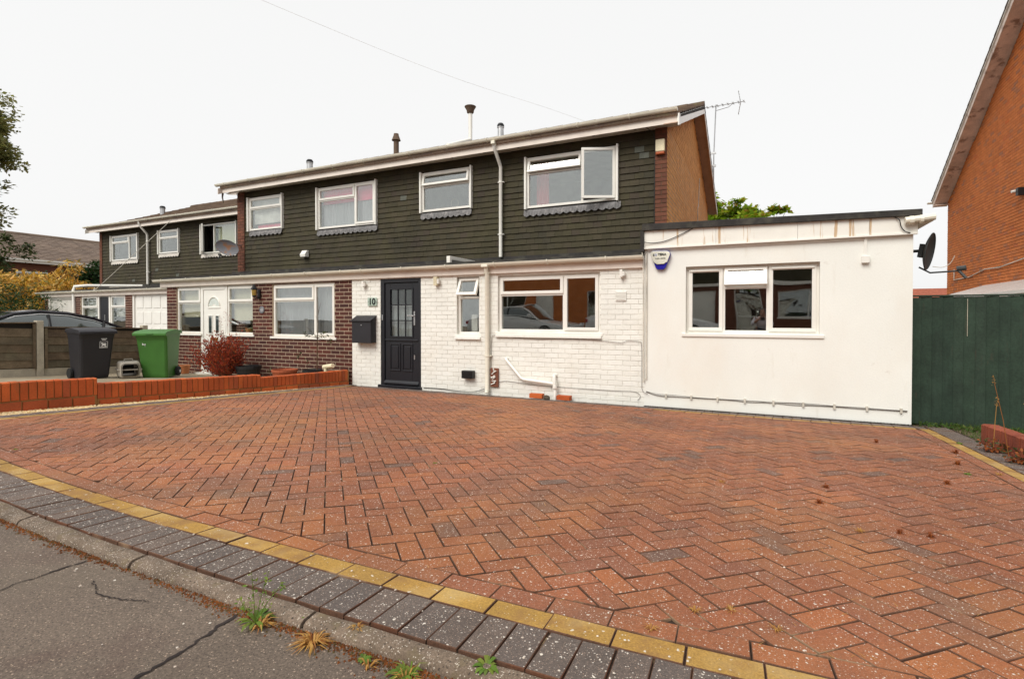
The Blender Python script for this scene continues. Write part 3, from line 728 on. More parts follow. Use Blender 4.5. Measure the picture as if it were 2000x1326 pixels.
# neighbour's forecourt and drive beyond
fc = MB(); vs = []
def sheet(name, x0, x1, y0, y1, dz, m, nx=2, ny=6, kind='structure'):
    mb = MB(); vs = [(x0 + (x1 - x0) * i / nx, y0 + (y1 - y0) * j / ny, gz(y0 + (y1 - y0) * j / ny) + dz) for i in range(nx + 1) for j in range(ny + 1)]
    mb.add(vs, [(i * (ny + 1) + j, (i + 1) * (ny + 1) + j, (i + 1) * (ny + 1) + j + 1, i * (ny + 1) + j + 1) for i in range(nx) for j in range(ny)])
    return tag(mb.build(name, m), kind=kind)
sheet('forecourt', -12.9, -7.34, 1.9, 7.6, -.008, M['concrete'])
sheet('side_drive', -24.5, -12.93, 1.9, 9.7, -.012, M['asphalt'])
sheet('gravel_bed', -7.40, -7.03, 2.0, 7.56, -.028, M['earth'])
sheet('grass_verge', 1.95, 9, 1.9, 8.2, -.03, M['earth'])
sheet('far_pavement', -40, 30, -6.4, -4.7, .0, M['concrete'])
for o in list(COL.objects):
    if o.name == 'far_pavement':
        for v in o.data.vertices: v.co.z = .36
# gravel stones along the garden wall, and loose chips on the paving
def rocks(name, spots, m, s0, s1, parent=None):
    mb = MB()
    for (x, y, z) in spots:
        s_ = rnd.uniform(s0, s1); a = rnd.random() * 6.28; q = [Vector((cos(t), sin(t), 0)) * s_ * rnd.uniform(.7, 1.3) for t in (a, a + 1.3, a + 2.6, a + 3.8, a + 5)]
        tp = Vector((rnd.uniform(-.3, .3), rnd.uniform(-.3, .3), .65)) * s_
        tp2 = tp + Vector((s_ * .4, 0, 0)); base = Vector((x, y, z))
        mb.add([base + v for v in q] + [base + tp], [(i, (i + 1) % 5, 5) for i in range(5)], rnd.random())
    return tag(mb.build(name, m, parent), kind='stuff')
sp = []
for i in range(8200):
    y = rnd.uniform(2.0, 7.5); x = rnd.uniform(-7.40 + .068 * (y - 2.0), -6.99); sp.append((x, y, gz(y) - .022 + rnd.random() * .016))
rocks('gravel', sp, M['stone'], .007, .016)
sp = []
for i in range(420):
    x, y = rnd.uniform(-5.5, 1.6), 1.3 + 5.5 * rnd.random() ** 1.6; sp.append((x, y, gz(y)))
for i in range(120):
    x = rnd.uniform(-5, 0); sp.append((x, kerb_c(x) + rnd.uniform(0, .25), gz(1.3)))
for i in range(150):
    x = rnd.uniform(-4, 0); y = rnd.uniform(.2, 1.1); sp.append((x, y, road_z(x, y)))
rocks('stone_chips', sp, M['pebble'], .002, .0055)

# ------------------------------------------------------------------ terraced houses
ZE, YE, ZR, YR = 4.62, 8.87, 6.28, 13.05        # eave and ridge
def roof(root, x0, x1, dy, lend, rend, m):
    a0 = x0 - (.20 if lend else 0); a1 = x1 + (.26 if rend else 0)
    sl_ = (ZR - ZE) / (YR - YE); YB2 = 2 * YR - YE
    MB().prism([(9.0 + dy, ZE + .012), (YR + dy, ZR - .04), (YB2 + dy, ZE - .04), (YB2 + dy, ZE - .10), (YR + dy, ZR - .11), (9.0 + dy, ZE - .03)], a0, a1, 'x').build('roof_deck', M['tile_back'], root)
    rb_ = MB(); L_ = sqrt((YR - YE) ** 2 + (ZR - ZE) ** 2); n = 14; gq = L_ / n
    for side in (0, 1):
        for k in range(n):
            t0, t1 = k / n, (k + 1) / n + .02
            ya, za = (YE + (YR - YE) * t0, ZE + (ZR - ZE) * t0) if k else (YE + .06, ZE + .024); yb, zb = YE + (YR - YE) * t1, ZE + (ZR - ZE) * t1
            if side: ya, yb = 2 * YR - ya, 2 * YR - yb
            x = a0
            while x < a1 - .02:
                xe = min(x + .30, a1); dz = rnd.uniform(-.004, .004)
                vs = [(x + .002, ya + dy, za - .03), (xe - .002, ya + dy, za - .03), (xe - .002, yb + dy, zb - .038), (x + .002, yb + dy, zb - .038),
                      (x + .002, ya + dy, za + .024 + dz), (xe - .002, ya + dy, za + .024 + dz), (xe - .002, yb + dy, zb - .004 + dz), (x + .002, yb + dy, zb - .004 + dz)]
                rb_.add(vs, [(0, 3, 2, 1), (4, 5, 6, 7), (0, 1, 5, 4), (1, 2, 6, 5), (2, 3, 7, 6), (3, 0, 4, 7)], rnd.random()); x += .30
    r_ = rb_.build('roof', m, root); tag(r_, kind='stuff')
    x = a0
    while x < a1 - .05:
        xe = min(x + .45, a1)
        MB().tube([(x + .003, YR + dy, ZR - .015), (xe - .003, YR + dy, ZR - .012)], [.085, .09], 10, rnd.random()).build('ridge_tile', m, root); x += .45
    return a0, a1
def house_upper(root, x0, x1, dy, wins, lend, rend, roofm, pier_l=None, pier_r=None, tilelim=300):
    Y = 9.32 + dy
    holes = [(w_[0], w_[1], w_[2], w_[3]) for w_ in wins]
    wl_ = wall_slab('upper_wall', x0, x1, Y, Y + .2, 2.2, ZE - .02, holes, M['tile_back'], root)
    tx0, tx1 = (pier_l or x0), (pier_r or x1)
    hh = [(a - .035, b + .035, c - .03, d + .02) for a, b, c, d in holes]
    pieces('tile', tile_rects(tx0, tx1, 2.47, 4.56, hh), unit_tile(M['hung_tile']), M['hung_tile'], wl_, Matrix.Translation((0, Y, 0)), .025, tilelim, .003, (unit_tile(M['tile_new']), .008))
    for a, b in ((x0, pier_l), (pier_r, x1)):
        if a is None or b is None: continue
        p = MB().box(a, b, Y - .035, Y + .001, 2.2, 4.58).build('brick_pier', M['mortar_dark'], root)
        pieces('brick', brick_rects(a, b, 2.28, 4.56, []), unit_brick(M['brick_pier']), M['brick_pier'], p, Matrix.Translation((0, Y - .035, 0)), .009, 70)
    # party and rear walls, floors, partition
    MB().box(x0, x0 + .09, Y + .2, 16.8 + dy, -.02, ZE - .02).box(x1 - .09, x1, Y + .2, 16.8 + dy, -.02, ZE - .02).box(x0, x1, 16.8 + dy, 17.0 + dy, -.02, ZE).build('party_wall', M['interior'], root)
    MB().box(x0 + .1, x1 - .1, Y + .2, 16.8 + dy, 2.28, 2.42).box(x0 + .1, x1 - .1, Y + .2, 16.8 + dy, 4.585, 4.60).build('floor', M['interior'], root)
    MB().box(x0 + .1, x1 - .1, 12.2 + dy, 12.3 + dy, 2.43, 4.58).box(x0 + .1, x1 - .1, 11.6 + dy, 11.7 + dy, -.02, 2.27).build('partition', M['interior'], root)
    a0, a1 = roof(root, x0, x1, dy, lend, rend, roofm)
    f0, f1 = (x0 - .19 if lend else x0), (x1 + .22 if rend else x1)
    fa = box('fascia', (f0, f1, 9.0 + dy - .02, 9.0 + dy - .001, 4.50, 4.645), M['fascia'], root)
    box('soffit', (f0, f1, 9.0 + dy + .001, Y - .001, 4.555, 4.575), M['wood_soffit'], root)
    vb = MB(); x = f0 + .5
    while x < f1 - .2: vb.lathe([(0, 0), (.03, 0), (.03, .004)], (x, 9.14 + dy, 4.549), 10); x += .75
    vb.build('soffit_vent', M['tile_back'], root)
    gutter(root, f0 - (.15 if lend else 0), f1, 8.93 + dy, 4.72)
    return wl_
def surround(root, win, a, b, c, d, y):
    MB().box(a - .038, a - .001, y - .05, y + .07, c - .02, d + .015).box(b + .001, b + .032, y - .05, y + .07, c - .02, d + .015).build('side_board', M['upvc'], win)
def annex(root, x0, x1, dy, wallm, mortar, holes, lim=300, z1=1.985, edge_l=False, edge_r=False, brk=True):
    Y = 7.588 + dy
    wl_ = wall_slab('front_wall', x0, x1, Y, Y + .2, -.06, 2.09, holes, mortar, root)
    if brk: pieces('brick', brick_rects(x0, x1, -.035, z1, holes, j=.008 if wallm.name.startswith('painted') else .0135), unit_brick(wallm), wallm, wl_, Matrix.Translation((0, Y, 0)), .0065 if wallm.name.startswith('painted') else .005, lim, .0008)
    MB().box(x0, x0 + .1, Y + .2, 9.32 + dy, -.06, 2.09).box(x1 - .1, x1, Y + .2, 9.32 + dy, -.06, 2.09).build('side_wall', mortar, root)
    MB().box(x0 - (.12 if edge_l else 0), x1, Y - .03, 9.30 + dy, 2.10, 2.21).build('flat_roof', M['felt'], root)
    MB().box(x0, x1, 9.27 + dy, 9.296 + dy, 2.211, 2.475).build('flashing', M['felt'], root)
    x0f = x0 - (.18 if edge_l else 0)
    MB().box(x0f, x1, Y - .055, Y - .031, 1.985, 2.15).box(x0f, x1, Y - .03, Y + .01, 1.972, 1.984).build('fascia', M['fascia'], root, bev=.003)
    gutter(root, x0f - (.12 if edge_l else 0), x1, 7.475 + dy, 2.148)
    # interior
    MB().box(x0 + .1, x1 - .1, Y + .2, 11.6 + dy, -.05, -.02).build('floor', M['interior'], root)
    return wl_

UP = lambda a, b, c: (a, b, c, 4.365)
# ---- number 10, end of terrace
H = empty('end_terrace_house', (-4.2, 9.3, 0), 'end of terrace house with white painted ground floor, black door and flat-roofed rendered extension', 'house')
u1, u2 = UP(-4.12, -2.35, 3.39), UP(-6.59, -5.38, 3.53)
house_upper(H, -6.99, -1.47, 0, [u1, u2], False, True, M['roof_tile'], pier_r=-1.67)
wA = window(H, *u1, 9.285, [(0, 1.12, 0, .66, 'f'), (0, 1.12, .66, .975, 't', 14), (1.12, 1.77, 0, .975, 'r', 24)], sill=False)
surround(H, wA, *u1, 9.285); apron(wA, -4.18, -2.27, 3.36, 9.27, M['lead'])
curtain('curtain', wA, -4.0, -3.74, 3.4, 4.3, 9.5, M['redcloth'], 3)
wB = window(H, *u2, 9.285, [(0, 1.21, 0, .53, 'f'), (0, 1.21, .53, .835, 't', 12)], sill=False)
surround(H, wB, *u2, 9.285); apron(wB, -6.62, -5.36, 3.50, 9.27, M['lead'])
MB().lathe([(.09, 0), (.09, .02)], (0, 0, 0), 20).build('round_ornament', M['blind'], wB).matrix_basis = Matrix.Translation((-5.83, 9.40, 3.68)) @ Matrix.Rotation(pi / 2, 4, 'X')
# gable wall with ochre brick
SL = (ZR - ZE) / (YR - YE)
gw = MB().prism([(9.32, 0), (16.9, 0), (16.9, 4.60 + (2 * YR - 16.9 - 8.87) * SL * 0 + SL * (17.23 - 16.9) - .13), (YR, ZR - .13), (9.32, ZE + SL * (9.32 - YE) - .13)], -1.495, -1.48, 'x').build('gable_wall', M['mortar_gable'], H)
gb = MB(); k = 0; z = 2.3
while z < 6.1:
    y = 9.29 - (.1125 if k % 2 else 0)
    while y < 16.9:
        a, b = max(y, 9.29), min(y + .215, 16.9); top = ZE + SL * (min((a + b) / 2, 2 * YR - (a + b) / 2) - YE) - .13
        if b - a > .03 and z + .065 < top: e = rnd.uniform(-.002, .002); gb.box(-1.481, -1.468 + e, a, b, z, z + .064, rnd.random())
        y += .225
    z += .075; k += 1
tag(gb.build('brickwork', M['brick_gable'], gw), kind='stuff')
for ya, yb, nm in ((YE - .02, YR, 'barge_board'), (2 * YR - YE + .02, YR, 'barge_board')):
    za, zb = ZE - .02, ZR - .04
    MB().add([(-1.232, ya, za - .19), (-1.212, ya, za - .19), (-1.212, yb, zb - .17), (-1.232, yb, zb - .17), (-1.232, ya, za), (-1.212, ya, za), (-1.212, yb, zb), (-1.232, yb, zb)],
             [(0, 3, 2, 1), (4, 5, 6, 7), (0, 1, 5, 4), (1, 2, 6, 5), (2, 3, 7, 6), (3, 0, 4, 7)]).build(nm, M['upvc'], H, fix=True)
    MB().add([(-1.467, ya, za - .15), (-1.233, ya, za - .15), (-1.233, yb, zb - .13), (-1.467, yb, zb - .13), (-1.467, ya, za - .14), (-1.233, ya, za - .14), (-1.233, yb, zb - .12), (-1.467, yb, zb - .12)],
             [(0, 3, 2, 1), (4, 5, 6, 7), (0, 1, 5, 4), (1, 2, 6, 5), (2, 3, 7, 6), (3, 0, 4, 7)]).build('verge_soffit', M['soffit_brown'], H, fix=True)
MB().prism([(8.965, 4.44), (9.34, 4.60), (9.34, 4.76), (8.965, 4.66)], -1.262, -1.240, 'x').build('eaves_box_end', M['upvc'], H)
# annex front
door_h, small_h, kit_h = (-6.31, -5.41, -.06, 1.985), (-4.67, -4.23, .985, 1.955), (-3.885, -2.17, 1.035, 1.95)
annex(H, -6.99, -1.508, 0, M['white_brick'], M['white_mortar'], [door_h, small_h, kit_h], 300)
wS = window(H, *small_h, 7.64, [(0, .44, 0, .62, 'f'), (0, .44, .62, .97, 't', 24)], fw=.04)
wK = window(H, *kit_h, 7.63, [(0, 1.13, 0, .60, 'f'), (0, 1.13, .60, .915, 't', 0), (1.13, 1.715, 0, .915, 'l', 0)], fw=.045)
for wn_, a, b, z_ in ((wS, -4.67, -4.23, .985), (wK, -3.885, -2.17, 1.035)):
    MB().box(a - .03, b + .03, 7.54, 7.60, z_ - .085, z_ - .046).build('painted_sill', M['white_brick'], wn_, bev=.006)
MB().box(-4.50, -4.38, 7.78, 7.88, 1.03, 1.32).box(-4.54, -4.34, 7.76, 7.9, 1.0, 1.03).build('sill_ornament', M['white_cloth'], wS, bev=.02)
# black door
D = MB().box(-6.31, -6.225, 7.585, 7.66, 0, 1.98).box(-5.47, -5.41, 7.585, 7.66, 0, 1.98).box(-6.224, -5.471, 7.585, 7.66, 1.90, 1.98).build('door', M['door'], H, bev=.005)
dx0, dx1 = -6.215, -5.48
leaf = MB(); yf = 7.605
gx0, gx1, gz0_, gz1_ = dx0 + .115, dx1 - .13, .93, 1.78
leaf.box(dx0, gx0, yf, yf + .045, .05, 1.89).box(gx1, dx1, yf, yf + .045, .05, 1.89).box(gx0, gx1, yf, yf + .045, gz1_, 1.89).box(gx0, gx1, yf, yf + .045, .05, gz0_)
leaf.build('door_leaf', M['door'], D, bev=.004)
gb_ = MB(); bw = .018
for k in (1, 2):
    xx = gx0 + (gx1 - gx0) * k / 3; gb_.box(xx - bw / 2, xx + bw / 2, yf + .004, yf + .03, gz0_, gz1_)
    zz = gz0_ + (gz1_ - gz0_) * k / 3; gb_.box(gx0, gx1, yf + .006, yf + .028, zz - bw / 2, zz + bw / 2)
bars(gx0 - .02, gx1 + .02, gz0_ - .02, gz1_ + .02, .022, yf - .012, yf - .001, gb_); gb_.build('glazing_bars', M['door'], D)
for i in range(3):
    for k in range(3):
        MB().box(gx0 + (gx1 - gx0) * i / 3 + .01, gx0 + (gx1 - gx0) * (i + 1) / 3 - .01, yf + .014, yf + .018, gz0_ + (gz1_ - gz0_) * k / 3 + .01, gz0_ + (gz1_ - gz0_) * (k + 1) / 3 - .01).build('pane', M['glass_door'], D)
curtain('blind', D, gx0 - .02, gx1 + .02, .9, 1.50, yf + .075, M['net'], 6, .008)
for a, b in ((gx0 - .01, -5.87), (-5.83, gx1 + .01)):
    p = MB(); bars(a, b, .30, .80, .022, yf - .014, yf - .001, p); p.box(a + .05, b - .05, yf - .012, yf - .001, .35, .75); p.build('raised_panel', M['door'], D, bev=.006)
MB().box(dx0, dx1, yf - .02, yf - .001, .845, .875).build('mid_rail_bead', M['door'], D, bev=.006)
MB().prism([(yf - .035, .085), (yf - .001, .125), (yf - .001, .06), (yf - .035, .06)], dx0 - .01, dx1 + .01, 'x').build('weather_bar', M['door'], D)
MB().box(-6.34, -5.39, 7.53, 7.66, -.03, .04).build('threshold', M['door'], D, bev=.006)
MB().box(-5.575, -5.545, yf - .012, yf - .001, 1.13, 1.38).tube([(-5.56, yf - .01, 1.30), (-5.56, yf - .05, 1.30), (-5.575, yf - .055, 1.30), (-5.68, yf - .052, 1.305)], .009, 8).build('door_handle', M['steel'], D)
MB().box(-5.572, -5.548, yf - .010, yf - .001, .52, .60).build('lock_plate', M['steel'], D)
MB().box(-6.275, -6.255, 7.575, 7.585, 1.22, 1.32).build('door_latch', M['steel'], D)
# downpipes
pipe_path('downpipe', [(-4.66, 8.94, 4.66), (-4.66, 8.94, 4.60), (-4.66, 8.96, 4.54), (-4.66, 9.18, 4.30), (-4.66, 9.22, 4.24), (-4.66, 9.22, 2.47)], .034, M['upvc'], H, [(-4.66, 9.22, 3.95), (-4.66, 9.22, 2.92)])
MB().box(-4.70, -4.62, 8.87, 8.99, 4.60, 4.665).build('gutter_outlet', M['gutter'], H, bev=.01)
pipe_path('downpipe', [(-4.05, 7.475, 2.11), (-4.05, 7.48, 2.05), (-4.05, 7.52, 1.98), (-4.05, 7.525, .10), (-4.05, 7.50, .03)], .036, M['gutter'], H, [(-4.05, 7.525, .64), (-4.05, 7.525, 2.0)])
MB().box(-4.11, -3.99, 7.41, 7.53, 2.085, 2.13).build('gutter_outlet', M['gutter'], H, bev=.01)
# white box duct lying on the flat roof
MB().box(-4.90, -4.83, 7.62, 7.69, 2.18, 2.33).box(-4.90, -4.83, 7.69, 8.9, 2.27, 2.33).build('roof_duct', M['upvc'], H, bev=.006)
# rendered extension
ex = (-.94, .675, 1.05, 1.975)
ew = wall_slab('extension_wall', -1.508, 1.623, 7.58, 7.80, -.06, 2.44, [ex], M['render'], H)
MB().box(1.45, 1.623, 7.80, 13, -.06, 2.44).box(-1.508, -1.35, 7.80, 9.3, -.06, 2.44).box(-1.35, 1.45, 12.8, 13, -.06, 2.44).build('extension_side_wall', M['render'], H)
MB().box(-1.34, 1.44, 7.81, 12.79, -.05, -.02).box(-1.34, 1.44, 11.2, 11.3, -.02, 2.4).build('floor', M['interior'], H)
for a, b in ((-1.505, -.55), (-.547, .42), (.423, 1.18), (1.183, 1.655)):
    MB().box(a, b, 7.535, 7.578, 2.262, 2.50).build('fascia_panel', M['fascia_panel'], H)
MB().box(-1.505, 1.655, 7.52, 7.579, 2.245, 2.262).build('fascia_bead', M['upvc'], H)
MB().box(-1.46, 1.13, 7.563, 7.579, 2.215, 2.244).build('cable_trunking', M['upvc'], H)
MB().add([(-1.53, 7.49, 2.505), (1.69, 7.49, 2.455), (1.69, 13.1, 2.455), (-1.53, 13.1, 2.505), (-1.53, 7.49, 2.60), (1.69, 7.49, 2.53), (1.69, 13.1, 2.53), (-1.53, 13.1, 2.60)],
         [(0, 3, 2, 1), (4, 5, 6, 7), (0, 1, 5, 4), (1, 2, 6, 5), (2, 3, 7, 6), (3, 0, 4, 7)]).build('extension_roof', M['felt'], H, bev=.006)
MB().box(-1.555, -1.506, 7.50, 9.28, 2.21, 2.51).build('roof_side_flashing', M['felt'], H)
wE = window(H, *ex, 7.66, [(0, .485, 0, .925, 'l', 0), (.485, 1.03, 0, .625, 'f'), (.485, 1.03, .625, .925, 't', 20), (1.03, 1.615, 0, .925, 'r', 0)], sillout=.10)
for a, b in ((-.90, -.52), (.13, .62)): MB().box(a, b, 7.625, 7.655, 1.905, 1.925).build('trickle_vent', M['upvc'], wE, bev=.003)
# gutter running back along the side of the extension, its end showing past the corner
gx = MB(); n_ = 10
for rr in (.075, .069):
    vs = []
    for yy in (7.50, 12.9):
        for k in range(n_ + 1): t = pi + pi * k / n_; vs.append((1.745 + rr * cos(t), yy, 2.44 + rr * sin(t)))
    gx.add(vs, [(k, k + 1, n_ + 2 + k, n_ + 1 + k) for k in range(n_)])
gx.add([(1.745 + .075 * cos(pi + pi * k / n_), 7.50, 2.44 + .075 * sin(pi + pi * k / n_)) for k in range(n_ + 1)], [tuple(range(n_ + 1))]); gx.build('side_gutter', M['gutter'], H)
MB().tube([(1.52, 7.47, 2.40), (1.80, 7.47, 2.425)], .040, 10).tube([(1.56, 7.47, 2.40), (1.60, 7.47, 2.40)], .05, 10).tube([(1.66, 7.47, 2.405), (1.69, 7.47, 2.405)], .05, 10).build('gutter_joint', M['gutter'], H)
# flues and cowl on the roof
def flue(root, x, y, z0, z1, r, kind):
    if kind == 'steel':
        o = MB().lathe([(r, 0), (r, z1 - z0 - .12), (r * 1.15, z1 - z0 - .11), (r * 1.15, z1 - z0 - .06)], (x, y, z0), 16).build('flue', M['steel'], root, smooth=True)
        MB().lathe([(r * 1.16, 0), (r * 1.16, .05), (r * .8, .09), (0, .10)], (x, y, z1 - .09), 16).build('flue_cap', M['black'], o)
    else:
        o = MB().lathe([(r, 0), (r, z1 - z0 - .2), (r * 1.7, z1 - z0 - .19), (r * 1.2, z1 - z0 - .09), (r, z1 - z0 - .05), (r * .9, z1 - z0)], (x, y, z0), 16).build('flue', M['roof_tile'], root, smooth=True)
    return o
flue(H, -5.81, 11.5, 5.5, 6.05, .075, 'steel')
settle(H)

# ---- mid terrace neighbour
H2 = empty('mid_terrace_house', (-9.7, 9.3, 0), 'middle terraced house with dark brick ground floor and white door behind the red shrub', 'house')
v1, v2 = UP(-9.61, -7.85, 3.385), UP(-12.03, -10.82, 3.52)
house_upper(H2, -12.48, -6.991, 0, [v1, v2], True, False, M['roof_tile'], pier_l=-12.22)
wC = window(H2, *v1, 9.285, [(0, 1.15, 0, .67, 'f'), (0, 1.15, .67, .98, 't', 0), (1.15, 1.76, 0, .98, 'r', 0)], sill=False)
surround(H2, wC, *v1, 9.285); apron(wC, -9.64, -7.80, 3.355, 9.27, M['lead'])
MB().box(-9.55, -7.9, 9.40, 9.41, 3.98, 4.36).build('pink_blind', M['pink'], wC)
curtain('net_curtain', wC, -9.55, -7.9, 3.40, 3.97, 9.42, M['net'], 16)
wD = window(H2, *v2, 9.285, [(0, 1.21, 0, .55, 'f'), (0, 1.21, .55, .845, 't', 0)], sill=False)
surround(H2, wD, *v2, 9.285); apron(wD, -12.02, -10.83, 3.50, 9.27, M['lead'])
MB().box(-11.98, -10.86, 9.40, 9.41, 3.70, 4.33).build('blind', M['white_cloth'], wD)
curtain('curtain', wD, -11.9, -10.9, 3.54, 3.68, 9.45, M['pink'], 9)
lw, dd, rw, bw_ = (-12.34, -11.48, .905, 1.97), (-11.48, -10.58, -.06, 1.97), (-10.58, -9.74, .905, 1.97), (-9.15, -7.43, .88, 1.95)
annex(H2, -12.70, -6.991, 0, M['brick_dark'], M['mortar'], [(-12.34, -9.74, .905, 1.972), (-11.48, -10.58, -.06, .95), bw_], 300, edge_l=True)
w1_ = window(H2, *lw, 7.62, [(0, .86, 0, .70, 'f'), (0, .86, .70, 1.065, 't', 0)], fw=.04)
w2_ = window(H2, *rw, 7.62, [(0, .84, 0, .70, 'f'), (0, .84, .70, 1.065, 't', 0)], fw=.04)
w3_ = window(H2, *bw_, 7.62, [(0, 1.16, 0, .73, 'f'), (0, 1.16, .73, 1.07, 't', 0), (1.16, 1.72, 0, 1.07, 'r', 0)])
for wq, a, b, zb_ in ((w1_, -12.30, -11.52, 1.28), (w2_, -10.54, -9.78, 1.20)):
    MB().box(a, b, 7.74, 7.75, zb_, 1.95).build('roller_blind', M['blind'], wq)
curtain('net_curtain', w3_, -9.1, -7.48, .90, 1.93, 7.76, M['net'], 26, .012)
MB().lathe([(.06, 0), (.08, .1), (.085, .12)], (-10.05, 7.74, .92), 12).build('flower_pot', M['terracotta'], w2_)
ND = MB().box(-11.48, -11.40, 7.60, 7.68, 0, 1.97).box(-10.66, -10.58, 7.60, 7.68, 0, 1.97).box(-11.399, -10.661, 7.60, 7.68, 1.89, 1.97).box(-11.399, -10.661, 7.60, 7.68, .0, .05).build('door', M['upvc'], H2, bev=.004)
MB().box(-11.39, -10.67, 7.612, 7.66, .055, 1.885).build('door_leaf', M['upvc'], ND, bev=.004)
arch = [(-11.03 + .17 * cos(pi * k / 12), 1.53 + .17 * sin(pi * k / 12)) for k in range(13)]
arch_in = [(-11.03 + .06 * cos(pi * (12 - k) / 12), 1.53 + .05 * sin(pi * (12 - k) / 12)) for k in range(13)]
MB().prism(arch + arch_in, 7.600, 7.611, 'y').build('fanlight', M['glass'], ND, fix=True)
MB().tube([(-11.03 + .195 * cos(pi * k / 14), 7.606, 1.53 + .195 * sin(pi * k / 14)) for k in range(15)], .014, 6).box(-11.24, -10.82, 7.597, 7.611, 1.48, 1.495).build('fanlight_frame', M['upvc'], ND)
for a in (-11.20, -10.96):
    MB().box(a, a + .10, 7.603, 7.611, .92, 1.30).build('pane', M['car_glass'], ND); p = MB(); bars(a - .025, a + .125, .895, 1.325, .02, 7.596, 7.611, p); p.build('pane_frame', M['upvc'], ND)
MB().box(-11.15, -10.91, 7.595, 7.611, .76, .82).build('letter_plate', M['brass'], ND, bev=.004)
MB().box(-10.75, -10.72, 7.595, 7.611, .80, 1.0).tube([(-10.735, 7.60, .93), (-10.735, 7.57, .93), (-10.85, 7.57, .93)], .008, 6).build('door_handle', M['upvc'], ND)
MB().box(-11.55, -10.5, 7.46, 7.60, -.02, .03).build('threshold', M['upvc'], ND)
flue(H2, -12.23, 11.5, 5.4, 6.0, .085, 'steel'); flue(H2, -9.40, 12.0, 5.5, 6.5, .075, 'clay')
# tall stainless flue with a wide bowl cowl
fl = MB().tube([(-7.85, 12.3, 5.7), (-7.85, 12.3, 6.05), (-7.66, 13.2, 6.45), (-7.66, 13.2, 7.22)], .06, 12).build('flue', M['upvc'], H2, smooth=True)
MB().lathe([(.07, 0), (.10, .03), (.11, .10), (.17, .20), (.165, .205), (.09, .12), (0, .12)], (-7.66, 13.2, 7.20), 20).build('flue_cowl', M['roof_tile'], fl, smooth=True)
# barge end and rotten gutter bracket on the left of the roof
MB().prism([(YE, ZE - .17), (YR, ZR - .17), (YR, ZR - .04), (YE, ZE - .02)], -12.68, -12.66, 'x').build('barge_board', M['barge_old'], H2)
MB().tube([(-12.66, 9.0, 4.52), (-12.68, 9.0, 4.40), (-12.64, 9.0, 4.25)], [.03, .02, .012], 6).build('loose_bracket', M['bark'], H2)
MB().prism([(-12.60, 4.50), (-12.1, 4.50), (-12.2, 4.42), (-12.5, 4.46)], 9.03, 9.05, 'y').build('broken_soffit_edge', M['fascia'], H2)
settle(H2)

# ---- set-back pair further left
def pair(name, label, x0, x1, wins, lend, rend, builder, lim=120):
    R = empty(name, ((x0 + x1) / 2, 11.3, 0), label, 'house')
    house_upper(R, x0, x1, 2.0, [w_[0] for w_ in wins], lend, rend, M['roof_tile'], pier_l=(x0 + .16 if lend else None), tilelim=300)
    for rect, lights in wins:
        q = window(R, *rect, 11.285, lights, sill=False); surround(R, q, *rect, 11.285)
        apron(q, rect[0] - .02, rect[1] + .02, rect[2] - .02, 11.27, M['lead_white'], .09)
    builder(R); settle(R); return R
def gB(R):      # right hand: garage and a window above
    hg = (-17.84, -15.9, -.06, 2.04)
    annex(R, -18.02, -12.49, 2.0, M['brick_dark'], M['mortar'], [hg], 100)
    gd = MB().box(-17.84, -17.76, 9.60, 9.68, 0, 2.04).box(-15.98, -15.9, 9.60, 9.68, 0, 2.04).box(-17.759, -15.981, 9.60, 9.68, 1.97, 2.04).build('garage_door', M['upvc'], R)
    MB().box(-17.76, -15.98, 9.64, 9.66, 0, 1.97).build('door_leaf', M['upvc'], gd)
    for i in range(4):
        for k in range(4):
            a = -17.74 + i * .44; z = .06 + k * .48; MB().box(a + .05, a + .40, 9.628, 9.64, z + .06, z + .42).build('raised_panel', M['upvc'], gd, bev=.008)
    pipe_path('roof_hose', [(-18.6, 9.35, 2.22), (-18.55, 9.5, 2.24), (-18.5, 10.2, 2.3)], .015, M['cable_pale'], R)
